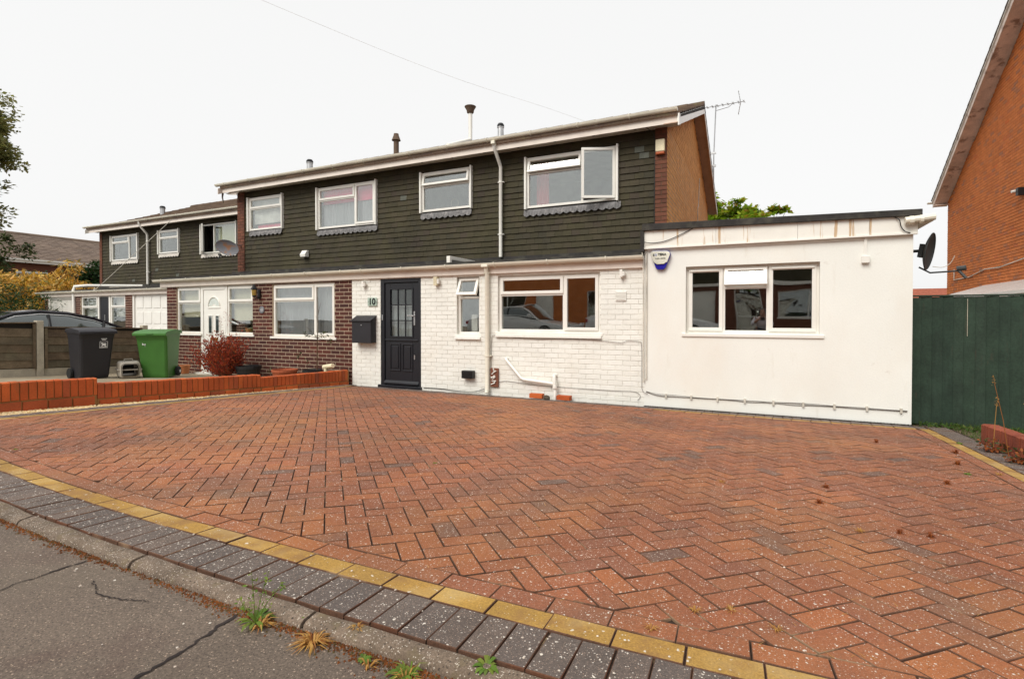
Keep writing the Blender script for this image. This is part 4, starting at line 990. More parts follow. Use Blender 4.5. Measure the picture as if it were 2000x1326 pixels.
def gC(R):      # left hand: garage, porch windows and dark door
    hg, wl2, dr, wr2 = (-22.95, -21.30, -.06, 2.0), (-20.81, -19.80, .85, 2.0), (-19.80, -19.08, -.06, 2.0), (-19.08, -18.20, .85, 2.0)
    annex(R, -23.18, -18.021, 2.0, M['brick_dark'], M['mortar'], [hg, (-20.81, -18.20, .85, 2.0), (-19.80, -19.08, -.06, .9)], 100, edge_l=True)
    gd = MB().box(-22.95, -22.87, 9.60, 9.68, 0, 2.0).box(-21.38, -21.3, 9.60, 9.68, 0, 2.0).box(-22.869, -21.381, 9.60, 9.68, 1.92, 2.0).build('garage_door', M['upvc'], R)
    MB().box(-22.87, -21.38, 9.66, 9.67, 0, 1.92).build('door_leaf', M['upvc'], gd)
    p = MB(); x = -22.86
    while x < -21.45: p.box(x, x + .05, 9.648, 9.66, .04, 1.88); x += .085
    p.build('door_ribs', M['upvc'], gd)
    for rc in (wl2, wr2):
        L_ = rc[1] - rc[0]; q = window(R, *rc, 9.62, [(0, L_, 0, .75, 'f'), (0, L_, .75, 1.15, 't', 0)], fw=.05)
        MB().box(rc[0] + .05, rc[1] - .05, 9.76, 9.77, 1.3, 1.96).build('roller_blind', M['white_cloth'], q)
    dq = MB().box(-19.80, -19.72, 9.60, 9.68, 0, 2.0).box(-19.16, -19.08, 9.60, 9.68, 0, 2.0).box(-19.719, -19.161, 9.60, 9.68, 1.95, 2.0).build('door', M['upvc'], R)
    MB().box(-19.72, -19.16, 9.63, 9.66, 0, 1.95).build('door_leaf', M['door'], dq)
    MB().box(-19.46, -19.42, 9.62, 9.63, 1.18, 1.36).build('door_knocker', M['steel'], dq)
    pipe_path('roof_pipe', [(-21.15, 9.56, 1.0), (-21.15, 9.54, 2.2), (-21.12, 9.56, 2.32), (-20.9, 9.8, 2.36), (-20.0, 11.1, 2.40)], .05, M['upvc'], R)
    pipe_path('downpipe', [(-19.9, 10.94, 4.66), (-19.9, 10.96, 4.54), (-19.9, 11.18, 4.30), (-19.9, 11.22, 4.24), (-19.9, 11.22, 2.47)], .038, M['upvc'], R, [(-19.9, 11.22, 4.0), (-19.9, 11.22, 2.9)])
    flue(R, -22.0, 13.0, 5.3, 5.80, .09, 'steel')
    MB().prism([(YE + 2, ZE - .17), (YR + 2, ZR - .17), (YR + 2, ZR - .04), (YE + 2, ZE - .02)], -23.25, -23.23, 'x').build('barge_board', M['upvc'], R)
PB = pair('far_terrace_house', 'set-back terraced house with white panelled garage door, partly hidden by the middle house', -18.02, -12.49,
     [((-16.97, -15.23, 3.405, 4.37), [(0, .62, 0, .965, 'l', 35), (.62, 1.74, 0, .965, 'f')])], False, False, gB)
PC = pair('far_terrace_house', 'leftmost set-back terraced house with ribbed garage door and dark front door behind the car', -23.10, -18.021,
     [((-22.28, -20.60, 3.405, 4.35), [(0, 1.12, 0, .66, 'f'), (0, 1.12, .66, .945, 't', 0), (1.12, 1.68, 0, .945, 'r', 0)]), ((-19.32, -18.20, 3.53, 4.345), [(0, 1.12, 0, .52, 'f'), (0, 1.12, .52, .815, 't', 0)])], True, False, gC)
for c in PB.children:
    if c.name.startswith('window'): MB().box(-16.3 + 0, -15.27, 11.42, 11.43, 3.45, 4.33).build('blind', M['blind_green'], c)

# ------------------------------------------------------------------ house on the right with ochre-orange gable
RH = empty('brick_house', (7.5, 15.5, 0), 'orange brick house with steep gable and peeling bargeboard at the right edge', 'house')
TX = Matrix.Translation((5.4, 0, 0)) @ Matrix.Rotation(-pi / 2, 4, 'Z')     # wall x runs towards -Y, outward is -X
rs = .589; RYm = 14.8
def rtop(y): return 5.03 + (21.23 - (y if y > RYm else 2 * RYm - y)) * rs
rw_ = MB().prism([(8.8, -.05), (21.05, -.05), (21.05, rtop(21.05) - .17), (RYm, rtop(RYm) - .17), (8.8, rtop(8.8) - .17)], 5.402, 5.6, 'x').build('gable_wall', M['mortar_orange'], RH)
rr_ = []
for (a, b, c, d) in brick_rects(-21.05, -8.8, 1.5, 8.8, []):
    y = -(a + b) / 2; top = rtop(y) - .17
    if d < top: rr_.append((a, b, c, d))
TXM = Matrix(((0, 1, 0, 5.402), (-1, 0, 0, 0), (0, 0, 1, 0), (0, 0, 0, 1)))
pieces('brick', rr_, unit_brick(M['brick_orange']), M['brick_orange'], rw_, TXM, .012, 300, .002)
MB().box(5.6, 14, 20.85, 21.05, -.05, 4.9).box(13.8, 14, 9.0, 20.85, -.05, 4.9).box(5.6, 14, 8.8, 9.0, -.05, 4.9).build('side_wall', M['brick_orange'], RH)
def slope_slab(mb, x0, x1, ya, za, yb, zb, t, r=0):
    return mb.add([(x0, ya, za - t), (x1, ya, za - t), (x1, yb, zb - t), (x0, yb, zb - t), (x0, ya, za), (x1, ya, za), (x1, yb, zb), (x0, yb, zb)],
                  [(0, 3, 2, 1), (4, 5, 6, 7), (0, 1, 5, 4), (1, 2, 6, 5), (2, 3, 7, 6), (3, 0, 4, 7)], r)
rmb = MB(); n = 22
for sgn in (1, -1):
    for k in range(n):
        t0, t1 = k / n, (k + 1) / n + .02; ya = RYm + sgn * (21.23 - RYm) * (1 - t0); yb = RYm + sgn * (21.23 - RYm) * (1 - t1); za = 5.03 + (rtop(RYm) - 5.03) * t0; zb = 5.03 + (rtop(RYm) - 5.03) * t1
        slope_slab(rmb, 5.00, 14.2, ya, za + .05, yb, zb + .02, .03, rnd.random())
tag(rmb.build('roof', M['roof_tile'], RH, fix=True), kind='stuff')
for sgn in (1, -1):
    e = RYm + sgn * (21.23 - RYm); tz = rtop(RYm)
    slope_slab(MB(), 5.045, 5.07, e, 5.03, RYm, tz, .19).build('barge_board', M['barge_old'], RH, fix=True)
    slope_slab(MB(), 5.015, 5.044, e, 5.05, RYm, tz + .02, .06).build('barge_trim', M['upvc'], RH, fix=True)
    slope_slab(MB(), 5.071, 5.41, e, 4.87, RYm, tz - .16, .02).build('verge_soffit', M['barge_old'], RH, fix=True)
MB().box(5.05, 5.40, 20.95, 21.22, 4.86, 4.88).box(5.05, 5.40, 21.18, 21.22, 4.88, 5.02).box(5.41, 14.2, 21.18, 21.23, 4.88, 5.04).build('eaves_box', M['barge_old'], RH)
gutter(RH, 4.92, 14.2, 21.30, 5.02, brackets=False)
# conservatory lean-to
cv = MB(); cv.box(4.35, 5.38, 11.0, 18.0, -.05, 1.60).build('lean_to', M['polycarb'], RH)
for k in range(6): slope_slab(MB(), 0, 1, 0, 0, 1, 0, .03)
for k in range(7):
    y0_ = 11.0 + k; MB().add([(4.20, y0_ + .03, 1.72), (4.20, y0_ + .97, 1.72), (5.39, y0_ + .97, 2.10), (5.39, y0_ + .03, 2.10), (4.20, y0_ + .03, 1.75), (4.20, y0_ + .97, 1.75), (5.39, y0_ + .97, 2.13), (5.39, y0_ + .03, 2.13)],
        [(0, 3, 2, 1), (4, 5, 6, 7), (0, 1, 5, 4), (1, 2, 6, 5), (2, 3, 7, 6), (3, 0, 4, 7)]).build('lean_to_panel', M['polycarb'], RH, fix=True)
MB().box(4.17, 4.21, 10.9, 18.0, 1.60, 1.74).box(4.14, 4.17, 10.9, 18.0, 1.70, 1.76).build('lean_to_fascia', M['upvc'], RH)
MB().tube([(4.17, 18.0, 1.76), (4.45, 19.3, 1.78), (5.3, 21.0, 1.66)], .05, 8).build('lean_to_hip', M['upvc'], RH)
fl_ = MB().box(5.26, 5.38, 15.62, 15.75, 4.05, 4.22).build('flood_light', M['black'], RH); MB().tube([(5.39, 15.8, 4.2), (5.2, 15.8, 4.16)], .03, 8).build('flood_light_arm', M['upvc'], RH)
pipe_path('wall_cable', [(5.37, 20.3, 2.75), (5.37, 20.3, 2.42), (5.37, 19.0, 2.42), (5.37, 17.9, 2.55), (5.37, 16.9, 2.52), (5.37, 15.4, 2.62)], .012, M['cable_pale'], RH)
settle(RH)

# ------------------------------------------------------------------ house far left (roof above the shrubs)
LH = empty('background_house', (-46, 25, 0), 'house with long grey-brown tiled roof beyond the golden shrub at far left', 'house')
MB().box(-49.6, -42.2, 12.5, 42, -.06, 4.75).build('wall', M['brick_pier'], LH)
lm = MB(); n = 17
for k in range(n):
    t0, t1 = k / n, (k + 1) / n + .01; ya = 11.9
    while ya < 42.6:
        yb = ya + .62; e = rnd.uniform(-.008, .008)
        xa, xb = -41.8 - 4.1 * t0, -41.8 - 4.1 * t1; za, zb = 4.95 + 2.02 * t0, 4.95 + 2.02 * t1
        lm.add([(xa, ya, za + .05 + e), (xa, yb - .01, za + .05 + e), (xb, yb - .01, zb + .01 + e), (xb, ya, zb + .01 + e), (xa, ya, za), (xa, yb - .01, za)], [(0, 3, 2, 1), (0, 1, 5, 4)], rnd.random()); ya = yb
tag(lm.build('roof', M['roof_far'], LH, fix=False), kind='stuff')
MB().prism([(-41.8, 4.93), (-45.9, 6.95), (-50.0, 4.93)], 11.9, 42.6, 'y').build('roof_deck', M['roof_far'], LH)
MB().tube([(-45.9, 11.9, 6.99), (-45.9, 42.6, 6.99)], .12, 8).build('ridge', M['roof_far'], LH)
MB().box(-41.86, -41.80, 11.9, 42.6, 4.72, 4.90).box(-41.80, -41.68, 11.9, 42.6, 4.86, 4.96).build('fascia', M['upvc'], LH)
pipe_path('downpipe', [(-41.74, 19.6, 4.85), (-41.74, 19.6, 4.6), (-42.1, 19.2, 4.2), (-42.1, 19.2, 2.0)], .06, M['upvc'], LH)
for y in (16.0, 21.0, 24.0): 
    q = MB(); q.box(-42.19, -42.12, y, y + 1.6, 2.9, 4.2).build('window', M['upvc'], LH); MB().box(-42.12, -42.11, y + .1, y + 1.5, 3.0, 4.1).build('pane', M['car_glass'], LH)
settle(LH)
BR = empty('bungalow', (22, 80, 0), 'distant red roofed house with brick chimney, seen between the extension and the right-hand house', 'house')
MB().prism([(74, 3.2), (78, 4.75), (82, 3.2)], 16, 30, 'x').build('roof', M['roof_red'], BR)
MB().box(16.4, 29.6, 74.4, 81.6, -.06, 3.2).build('wall', M['brick_pier'], BR)
MB().box(21.3, 22.9, 77.2, 78.6, 3.8, 5.6).box(21.1, 23.1, 77.0, 78.8, 5.6, 5.85).box(21.3, 22.9, 77.2, 78.6, 5.85, 6.0).build('chimney', M['brick_pier'], BR)
MB().box(16, 30, 73.7, 73.9, 3.0, 3.25).build('fascia', M['upvc'], BR)
settle(BR)
#@@PART3

# ------------------------------------------------------------------ low garden walls of orange brick
def soldier_wall(name, label, x, segs, th=.105, face=1, cap=True, bm='brick_red'):
    """segs: (y0, y1, top0, top1); wall runs along Y at x, the seen face at x (face=1: towards +X, -1: towards -X)"""
    R = empty(name, (x, (segs[0][0] + segs[-1][1]) / 2, 0), label, 'garden wall')
    u = unit_brick(M[bm])
    for (ya, yb, ta, tb, course) in segs:
        core = MB(); x0, x1 = (x - th, x - .012) if face > 0 else (x + .012, x + th)
        core.add([(x0, ya, gz(ya) - .1), (x1, ya, gz(ya) - .1), (x1, yb, gz(yb) - .1), (x0, yb, gz(yb) - .1), (x0, ya, ta - .008), (x1, ya, ta - .008), (x1, yb, tb - .008), (x0, yb, tb - .008)],
                 [(0, 3, 2, 1), (4, 5, 6, 7), (0, 1, 5, 4), (1, 2, 6, 5), (2, 3, 7, 6), (3, 0, 4, 7)])
        core.build('mortar_core', M['mortar_red'], R)
        y = ya
        while y < yb - .03:
            t = (y - ya) / (yb - ya); top = ta + (tb - ta) * t + rnd.uniform(-.003, .003); h = .212 if course else min(.215, top - gz(y) - .062)
            w_ = min(.066, yb - y); o = bpy.data.objects.new('brick', u); COL.objects.link(o); o.parent = R
            if face > 0: B = Matrix(((0, -1, 0, x - th + .001), (1, 0, 0, y), (0, 0, 1, top - h), (0, 0, 0, 1)))
            else: B = Matrix(((0, 1, 0, x + th - .001), (1, 0, 0, y), (0, 0, 1, top - h), (0, 0, 0, 1)))
            o.matrix_basis = B @ Matrix.Diagonal((w_, th - .001 + rnd.uniform(-.003, .003), h, 1)); y += .0755
        y = ya + .02
        while y < yb - .05:
            L_ = min(.215, yb - y - .005); t = (y - ya) / (yb - ya); top = ta + (tb - ta) * t; z1 = top - (.212 if course else min(.215, top - gz(y) - .062)) - .011; z0 = gz(y + L_ / 2) - .07
            if z1 - z0 > .02:
                o = bpy.data.objects.new('brick', u); COL.objects.link(o); o.parent = R
                B = Matrix(((0, -1, 0, x - th + .001), (1, 0, 0, y), (0, 0, 1, z0), (0, 0, 0, 1))) if face > 0 else Matrix(((0, 1, 0, x + th - .001), (1, 0, 0, y), (0, 0, 1, z0), (0, 0, 0, 1)))
                o.matrix_basis = B @ Matrix.Diagonal((L_, th - .001 + .003, z1 - z0, 1))
            y += .2265
    settle(R); return R
soldier_wall('garden_wall', 'low orange brick wall of upright bricks between the block driveway and the neighbour', -7.26,
             [(1.9, 3.52, .600, .530, 1), (3.525, 5.70, .465, .362, 0), (5.705, 7.54, .315, .278, 0)])
gwl = [o for o in COL.objects if o.name == 'garden_wall'][0]; gwl.rotation_euler = (0, 0, -radians(3.9)); gwl.location.x = -7.215
soldier_wall('garden_wall', 'short low orange brick edging wall in front of the green fence', 1.95, [(2.0, 6.55, .455, .235, 1)], face=-1, bm='brick_right')

# ------------------------------------------------------------------ green fence on the right
GF = empty('green_fence', (4, 7.86, 0), 'tall dark green close-board fence beside the white extension', 'fence')
x = 1.64; k = 0
while x < 7.5:
    zb = -.03 + rnd.uniform(-.01, .01); w_ = .125 + rnd.uniform(-.004, .004); tp = 1.515 + rnd.uniform(-.006, .006)
    MB().add([(x, 7.855, zb), (x + w_, 7.838, zb), (x + w_, 7.862, zb), (x, 7.862, zb), (x, 7.855, tp), (x + w_, 7.838, tp), (x + w_, 7.862, tp), (x, 7.862, tp)],
             [(0, 3, 2, 1), (4, 5, 6, 7), (0, 1, 5, 4), (1, 2, 6, 5), (2, 3, 7, 6), (3, 0, 4, 7)]).build('board', M['fence_green'], GF)
    x += .104 + rnd.uniform(-.004, .004)
for z in (.25, .8, 1.3): box('rail', (1.64, 7.6, 7.864, 7.91, z, z + .07), M['fence_green'], GF)
for x in (1.66, 3.6, 5.6): box('post', (x, x + .09, 7.912, 8.0, -.05, 1.50), M['fence_green'], GF)
MB().box(1.64, 7.6, 7.832, 7.90, 1.522, 1.540).build('capping_rail', M['fence_green'], GF)
MB().box(2.20, 2.205, 7.836, 7.839, 1.05, 1.49).build('light_gap', M['gravelboard'], GF)  # solid pale strip standing in for daylight through a gap between boards
settle(GF)

# ------------------------------------------------------------------ fence beside the parked car
LF = empty('wooden_fence', (-12.9, 4.4, .1), 'low weathered wooden panel fence with concrete post behind the two wheelie bins', 'fence')
for (ya, yb, ta, tb) in ((1.9, 3.32, 1.20, 1.20), (3.44, 5.16, 1.175, 1.175), (5.30, 7.10, 1.085, 1.03)):
    fp = MB().add([(-12.925, ya, gz(ya) + .14), (-12.875, ya, gz(ya) + .14), (-12.875, yb, gz(yb) + .14), (-12.925, yb, gz(yb) + .14), (-12.925, ya, ta - .02), (-12.875, ya, ta - .02), (-12.875, yb, tb - .02), (-12.925, yb, tb - .02)],
        [(0, 3, 2, 1), (4, 5, 6, 7), (0, 1, 5, 4), (1, 2, 6, 5), (2, 3, 7, 6), (3, 0, 4, 7)]).build('panel_backing', M['tile_back'], LF)
    hb = .165; n = 5
    for k in range(n):
        z0 = .15 + (ta - .05 - gz(ya) - .15) * k / n; z1 = .15 + (ta - .05 - gz(ya) - .15) * (k + 1) / n
        za, zb = gz(ya) + z0, gz(yb) + z0; za1, zb1 = gz(ya) + z1 + .012, min(gz(yb) + z1 + .012, tb - .02)
        MB().add([(-12.874, ya, za), (-12.852, ya, za + .004), (-12.852, yb, zb + .004), (-12.874, yb, zb), (-12.874, ya, za1), (-12.868, ya, za1), (-12.868, yb, zb1), (-12.874, yb, zb1)],
                 [(0, 3, 2, 1), (4, 5, 6, 7), (0, 1, 5, 4), (1, 2, 6, 5), (2, 3, 7, 6), (3, 0, 4, 7)]).build('fence_board', M['fence_wood'], LF)
    for y in (ya, (ya + yb) / 2 - .02, yb - .045): box('batten', (-12.851, -12.825, y, y + .045, gz(y) + .14, ta - .03 if y < yb - .5 else tb - .03), M['fence_wood'], LF)
    MB().add([(-12.94, ya, ta - .02), (-12.815, ya, ta - .02), (-12.815, yb, tb - .02), (-12.94, yb, tb - .02), (-12.94, ya, ta + .005), (-12.815, ya, ta + .005), (-12.815, yb, tb + .005), (-12.94, yb, tb + .005)],
             [(0, 3, 2, 1), (4, 5, 6, 7), (0, 1, 5, 4), (1, 2, 6, 5), (2, 3, 7, 6), (3, 0, 4, 7)]).build('capping', M['fence_wood'], LF)
    MB().add([(-12.92, ya, gz(ya) - .03), (-12.86, ya, gz(ya) - .03), (-12.86, yb, gz(yb) - .03), (-12.92, yb, gz(yb) - .03), (-12.92, ya, gz(ya) + .14), (-12.86, ya, gz(ya) + .14), (-12.86, yb, gz(yb) + .14), (-12.92, yb, gz(yb) + .14)],
             [(0, 3, 2, 1), (4, 5, 6, 7), (0, 1, 5, 4), (1, 2, 6, 5), (2, 3, 7, 6), (3, 0, 4, 7)]).build('gravel_board', M['gravelboard'], LF)
for y, t in ((3.33, 1.23), (5.17, 1.21), (7.11, 1.09)): MB().box(-12.95, -12.82, y, y + .115, -.03, t).build('post', M['gravelboard'], LF, bev=.012)
settle(LF)

# ------------------------------------------------------------------ wheelie bins
def wheelie(name, label, loc, yaw, m, h=1.02, w=.52, d=.58, mark=None, group='wheelie bins in front of the middle house'):
    R = empty(name, (0, 0, 0), label, 'wheelie bin', group)
    secs = [(0, w - .11, d - .16), (.06, w - .10, d - .14), (h * .80, w * .97, d * .94), (h * .88, w, d), (h * .90, w + .02, d + .02), (h * .93, w + .02, d + .02)]
    bm_ = MB(); vs = []
    for (z, a, b) in secs:
        c = .05
        for (sx, sy) in ((-1, -1), (1, -1), (1, 1), (-1, 1)):
            cx, cy = sx * (a / 2 - c), sy * (b / 2 - c) + (min(d, d) - b) * .5
            a0 = atan2(sy, sx)
            for q in (-.5, 0, .5): vs.append((cx + c * cos(a0 + q) * 1.2, cy + c * sin(a0 + q) * 1.2, z))
    n = 12
    # wheels sit at the back (+y); front is -y
    bm_.add(vs, [(i * n + k, i * n + (k + 1) % n, (i + 1) * n + (k + 1) % n, (i + 1) * n + k) for i in range(len(secs) - 1) for k in range(n)] + [tuple(range(n))[::-1]])
    bm_.build('bin_body', m, R, fix=True)
    lid = MB(); z = h * .93; W2, D2 = w / 2 + .025, d / 2 + .02
    prof = [(-D2 - .03, z - .035), (-D2 - .03, z + .015), (-D2 + .05, z + .05), (D2 * .2, z + .085), (D2, z + .06), (D2 + .02, z - .01), (D2, z + .0)]
    lid.prism([(p[0], p[1]) for p in prof], -W2, W2, 'x'); lid.build('lid', m, R, fix=True, bev=.012)
    hd = MB().tube([(-w * .36, d / 2 + .0, z - .02), (-w * .36, d / 2 + .09, z + .015), (w * .36, d / 2 + .09, z + .015), (w * .36, d / 2, z - .02)], .016, 8).build('handle', m, R)
    MB().box(-.07, .07, -D2 - .045, -D2 + .0, z - .005, z + .012).build('lid_grip', m, R, bev=.004)
    for sx in (-1, 1):
        wh = MB().lathe([(.0, -.025), (.085, -.025), (.10, -.018), (.10, .018), (.085, .025), (0, .025)], (0, 0, 0), 20).build('wheel', M['tyre'], R, fix=True)
        wh.matrix_basis = Matrix.Translation((sx * (w / 2 - .005), d / 2 - .09, .10)) @ Matrix.Rotation(pi / 2, 4, 'Y')
        hb_ = MB().lathe([(0, .0), (.03, .0), (.03, .02), (0, .02)], (0, 0, .02 * sx), 12).build('hub', M['steel'], wh)
    MB().tube([(-w / 2, d / 2 - .09, .10), (w / 2, d / 2 - .09, .10)], .012, 8).build('axle', M['steel'], R)
    if mark: mark(R)
    R.location = loc; R.rotation_euler = (0, 0, yaw); return R
def BY(z): return .30 - (.46 + .104 * (z - .06) / .70) - .022
def mark_black(R):
    q = MB()
    fx = .10; tilt = lambda z: -.29 + (-.03) * (z - .1) / .7 * 1 - .0
    def pt(x, z): return (x, BY(z), z)
    def plate(pts, off=0): return [(a, BY(b) - off, b) for a, b in pts]
    def quad(mb, x0, x1, z0, z1): mb.add(plate([(x0, z0), (x1, z0), (x1, z1), (x0, z1)]), [(0, 1, 2, 3)])
    for (x0, x1, z0, z1) in ((fx - .065, fx + .065, .58, .586), (fx - .065, fx + .065, .70, .706), (fx - .065, fx - .059, .586, .70), (fx + .059, fx + .065, .586, .70),
                             (fx - .045, fx + .045, .75, .762), (fx - .03, fx + .03, .73, .741), (fx - .05, fx + .05, .592, .602)): quad(q, x0, x1, z0, z1)
    horse = [(-.045, .62), (-.02, .612), (.0, .63), (.02, .61), (.05, .612), (.03, .64), (.045, .66), (.02, .672), (-.005, .668), (-.03, .685), (-.05, .675), (-.035, .655), (-.02, .645)]
    q.add(plate([(fx + a, b) for a, b in horse]), [tuple(range(len(horse)))])
    q.build('printed_sticker', M['print_white'], R)
def mark_green(R):
    q = MB()
    for (x0, x1, z0, z1) in ((-.16, -.145, .66, .70), (-.14, -.10, .662, .668), (-.14, -.125, .668, .685), (-.115, -.10, .668, .69), (-.12, -.105, .635, .642)):
        q.add([(a, BY(b), b) for a, b in ((x0, z0), (x1, z0), (x1, z1), (x0, z1))], [(0, 1, 2, 3)])
    q.build('moulded_lettering', M['print_white'], R)
wheelie('wheelie_bin', 'dark grey wheelie bin with white printed sticker, against the wooden fence', (-11.62, 5.52, gz(5.52)), radians(84), M['bin_black'], .95, .55, .60, mark_black)
wheelie('wheelie_bin', 'green wheelie bin beside the pet carrier', (-11.05, 6.42, gz(6.42)), radians(34), M['bin_green'], .95, .56, .60, mark_green)

# pet carrier lying by the bins
PC_ = empty('pet_carrier', (0, 0, 0), 'grey plastic pet carrier with open door between the dark and green bins', 'pet carrier')
def rr(a, b, c, n=4):
    out = []
    for (sx, sy, a0) in ((1, -1, -pi / 2), (1, 1, 0), (-1, 1, pi / 2), (-1, -1, pi)):
        for k in range(n + 1): t = a0 + (pi / 2) * k / n; out.append((sx * (a - c) + c * cos(t), sy * (b - c) + c * sin(t)))
    return out
def shell(secs, name, m, parent, cap0=True, cap1=True):
    vs = []; n = None
    for (y, a, b, cz, c) in secs:
        q = rr(a, b, c); n = len(q); vs += [(p[0], y, cz + p[1]) for p in q]
    fs = [(i * n + k, i * n + (k + 1) % n, (i + 1) * n + (k + 1) % n, (i + 1) * n + k) for i in range(len(secs) - 1) for k in range(n)]
    if cap0: fs.append(tuple(range(n)))
    if cap1: fs.append(tuple(range((len(secs) - 1) * n, len(secs) * n))[::-1])
    return MB().add(vs, fs).build(name, m, parent, fix=True)
shell([(-.26, .125, .115, .145, .05), (-.24, .145, .135, .145, .05), (0, .165, .142, .145, .05), (.2, .15, .135, .145, .05), (.25, .11, .10, .145, .05), (.20, .14, .125, .145, .045), (-.22, .135, .125, .145, .045), (-.262, .11, .10, .145, .04)], 'carrier_shell', M['carrier'], PC_, False, False)
MB().box(-.105, .105, .19, .20, .05, .24).build('interior_shade_plate', M['black'], PC_)  # black plate standing in for the shade inside the shell
MB().tube([(-.06, -.05, .29), (-.06, 0, .32), (.06, 0, .32), (.06, -.05, .29)], .01, 6).build('handle', M['carrier'], PC_)
MB().box(-.175, .175, -.24, .22, .14, .155).build('seam_flange', M['carrier'], PC_, bev=.005)
g_ = MB()
for k in range(6): g_.tube([(-.10 + .04 * k, -.255, .05), (-.10 + .04 * k, -.25, .24)], .003, 4)
PC_.location = (-11.35, 6.02, gz(5.98)); PC_.rotation_euler = (0, 0, radians(68))
PC_.scale = (1.12, 1.12, 1.12)

# ------------------------------------------------------------------ cars
def car(name, label, paint, length=4.85, group=None, cat='car'):
    R = empty(name, (0, 0, 0), label, cat, group); W = .91
    st = [(0, .58, .30, .60), (.12, .64, .22, .82), (.45, .72, .20, .90), (1.0, .83, .20, .97), (1.4, .93, .20, 1.0), (2.4, .965, .20, 1.0), (3.4, .985, .20, 1.0), (4.1, 1.0, .21, .98), (4.6, .985, .24, .92), (4.78, .93, .28, .84), (4.85, .70, .36, .70)]
    vs = []; n = 14
    for (y, zt, zb, k) in st:
        w_ = W * k; hgt = zt - zb
        prof = [(0, zb), (w_ * .85, zb), (w_ * .97, zb + hgt * .15), (w_, zb + hgt * .45), (w_ * .985, zb + hgt * .75), (w_ * .93, zb + hgt * .96), (w_ * .75, zt + .005), (0, zt + .02)]
        ring = prof + [(-a, b) for a, b in prof[-2:0:-1]]
        vs += [(a, y * length / 4.85, b) for a, b in ring]
    n = 14
    body = MB().add(vs, [(i * n + k, i * n + (k + 1) % n, (i + 1) * n + (k + 1) % n, (i + 1) * n + k) for i in range(len(st) - 1) for k in range(n)] + [tuple(range(n)), tuple(range((len(st) - 1) * n, len(st) * n))])
    body.build('body', paint, R, smooth=True)
    gh = [(1.30, .93, .72, .93), (1.75, 1.18, .66, .955), (2.15, 1.355, .60, .965), (2.6, 1.42, .58, .97), (3.1, 1.40, .575, .975), (3.6, 1.30, .57, .985), (4.0, 1.16, .58, .99), (4.4, 1.0, .62, .985)]
    vs = []
    for (y, zt, wt, zb) in gh:
        zb -= .03; wb = .83; pr = [(wb, zb), (wb * .5 + wt * .5 + .03, zb + (zt - zb) * .55), (wt + .02, zt - .03), (wt * .85, zt), (0, zt + .02)]
        ring = pr + [(-a, b) for a, b in pr[-2::-1]]; vs += [(a, y, b) for a, b in ring]
    n = 9
    cab = MB().add(vs, [(i * n + k, i * n + k + 1, (i + 1) * n + k + 1, (i + 1) * n + k) for i in range(len(gh) - 1) for k in range(n - 1)]); cab.build('windows', M['car_glass'], R, smooth=True)
    rf = MB(); vs = []
    for (y, zt, wt, zb) in gh[1:-1]:
        y2 = y; vs += [(-wt - .005, y2, zt - .012), (-wt * .6, y2, zt + .018), (0, y2, zt + .03), (wt * .6, y2, zt + .018), (wt + .005, y2, zt - .012)]
    rf.add(vs, [(i * 5 + k, i * 5 + k + 1, (i + 1) * 5 + k + 1, (i + 1) * 5 + k) for i in range(1, 4) for k in range(4)]); rf.build('roof_panel', paint, R, smooth=True)
    for s_ in (-1, 1):
        line = []; 
        for (y, zt, wt, zb) in gh: line.append((s_ * (wt + .035), y, zt - .035))
        MB().tube([(p[0] * .995, p[1], p[2] + .02) for p in line], .032, 6).build('roof_rail', paint, R, smooth=True)
        tl = [(s_ * .845, 1.42, .965)] + [(s_ * (g_[2] + .052), g_[0] + .02, g_[1] - .075) for g_ in gh[1:7]] + [(s_ * .845, 4.12, 1.0)] + [(s_ * .855, y, .985) for y in (3.6, 2.8, 2.0, 1.42)]
        MB().tube(tl, .015, 6).build('window_trim', M['print_white'], R)  # plain white tube: the chrome's bright reflection is put into the colour
        for y, dy_ in ((2.72, .02), (3.72, .10)):
            MB().tube([(s_ * .85, y, .97), (s_ * .66, y + dy_, 1.33 if y < 3 else 1.20)], .028, 6).build('door_pillar', M['black'], R)
        mr = MB().lathe([(0, -.10), (.07, -.08), (.085, 0), (.07, .08), (0, .10)], (0, 0, 0), 12).build('door_mirror', paint, R, smooth=True); mr.matrix_basis = Matrix.Translation((s_ * .98, 1.62, 1.02)) @ Matrix.Rotation(pi / 2, 4, 'Y') @ Matrix.Diagonal((.8, .7, 1, 1))
        for y in (2.55, 3.5): MB().box(s_ * .905 - .012, s_ * .905 + .012, y - .2, y, .84, .865).build('door_handle', paint, R, bev=.005)
        for y in (.95, 3.85):
            wv = MB().lathe([(0, -.10), (.24, -.10), (.325, -.09), (.33, 0), (.325, .09), (.24, .10), (0, .10)], (0, 0, 0), 24).build('wheel', M['tyre'], R, fix=True); wv.matrix_basis = Matrix.Translation((s_ * .80, y, .33)) @ Matrix.Rotation(pi / 2, 4, 'Y')
            rim = MB()
            for k in range(5): a = 2 * pi * k / 5; rim.tube([(0, 0, s_ * .105), (.21 * cos(a), .21 * sin(a), s_ * .105)], .02, 6)
            rim.lathe([(.20, s_ * .104), (.235, s_ * .104), (.235, s_ * .112), (.20, s_ * .112)], (0, 0, 0), 20); rim.build('rim', M['steel'], wv)
        MB().box(s_ * .60 - .16, s_ * .60 + .16, .06, .16, .58, .70).build('headlight', M['print_white'], R, bev=.03)
        MB().box(s_ * .62 - .18, s_ * .62 + .18, 4.72, 4.80, .74, .88).build('tail_light', M['redcloth'], R, bev=.02)
    MB().box(-.35, .35, .02, .08, .40, .56).build('grille', M['black'], R, bev=.02)
    return R
C1 = car('parked_car', 'dark plum saloon car parked behind the low wooden fence', M['car_black'])
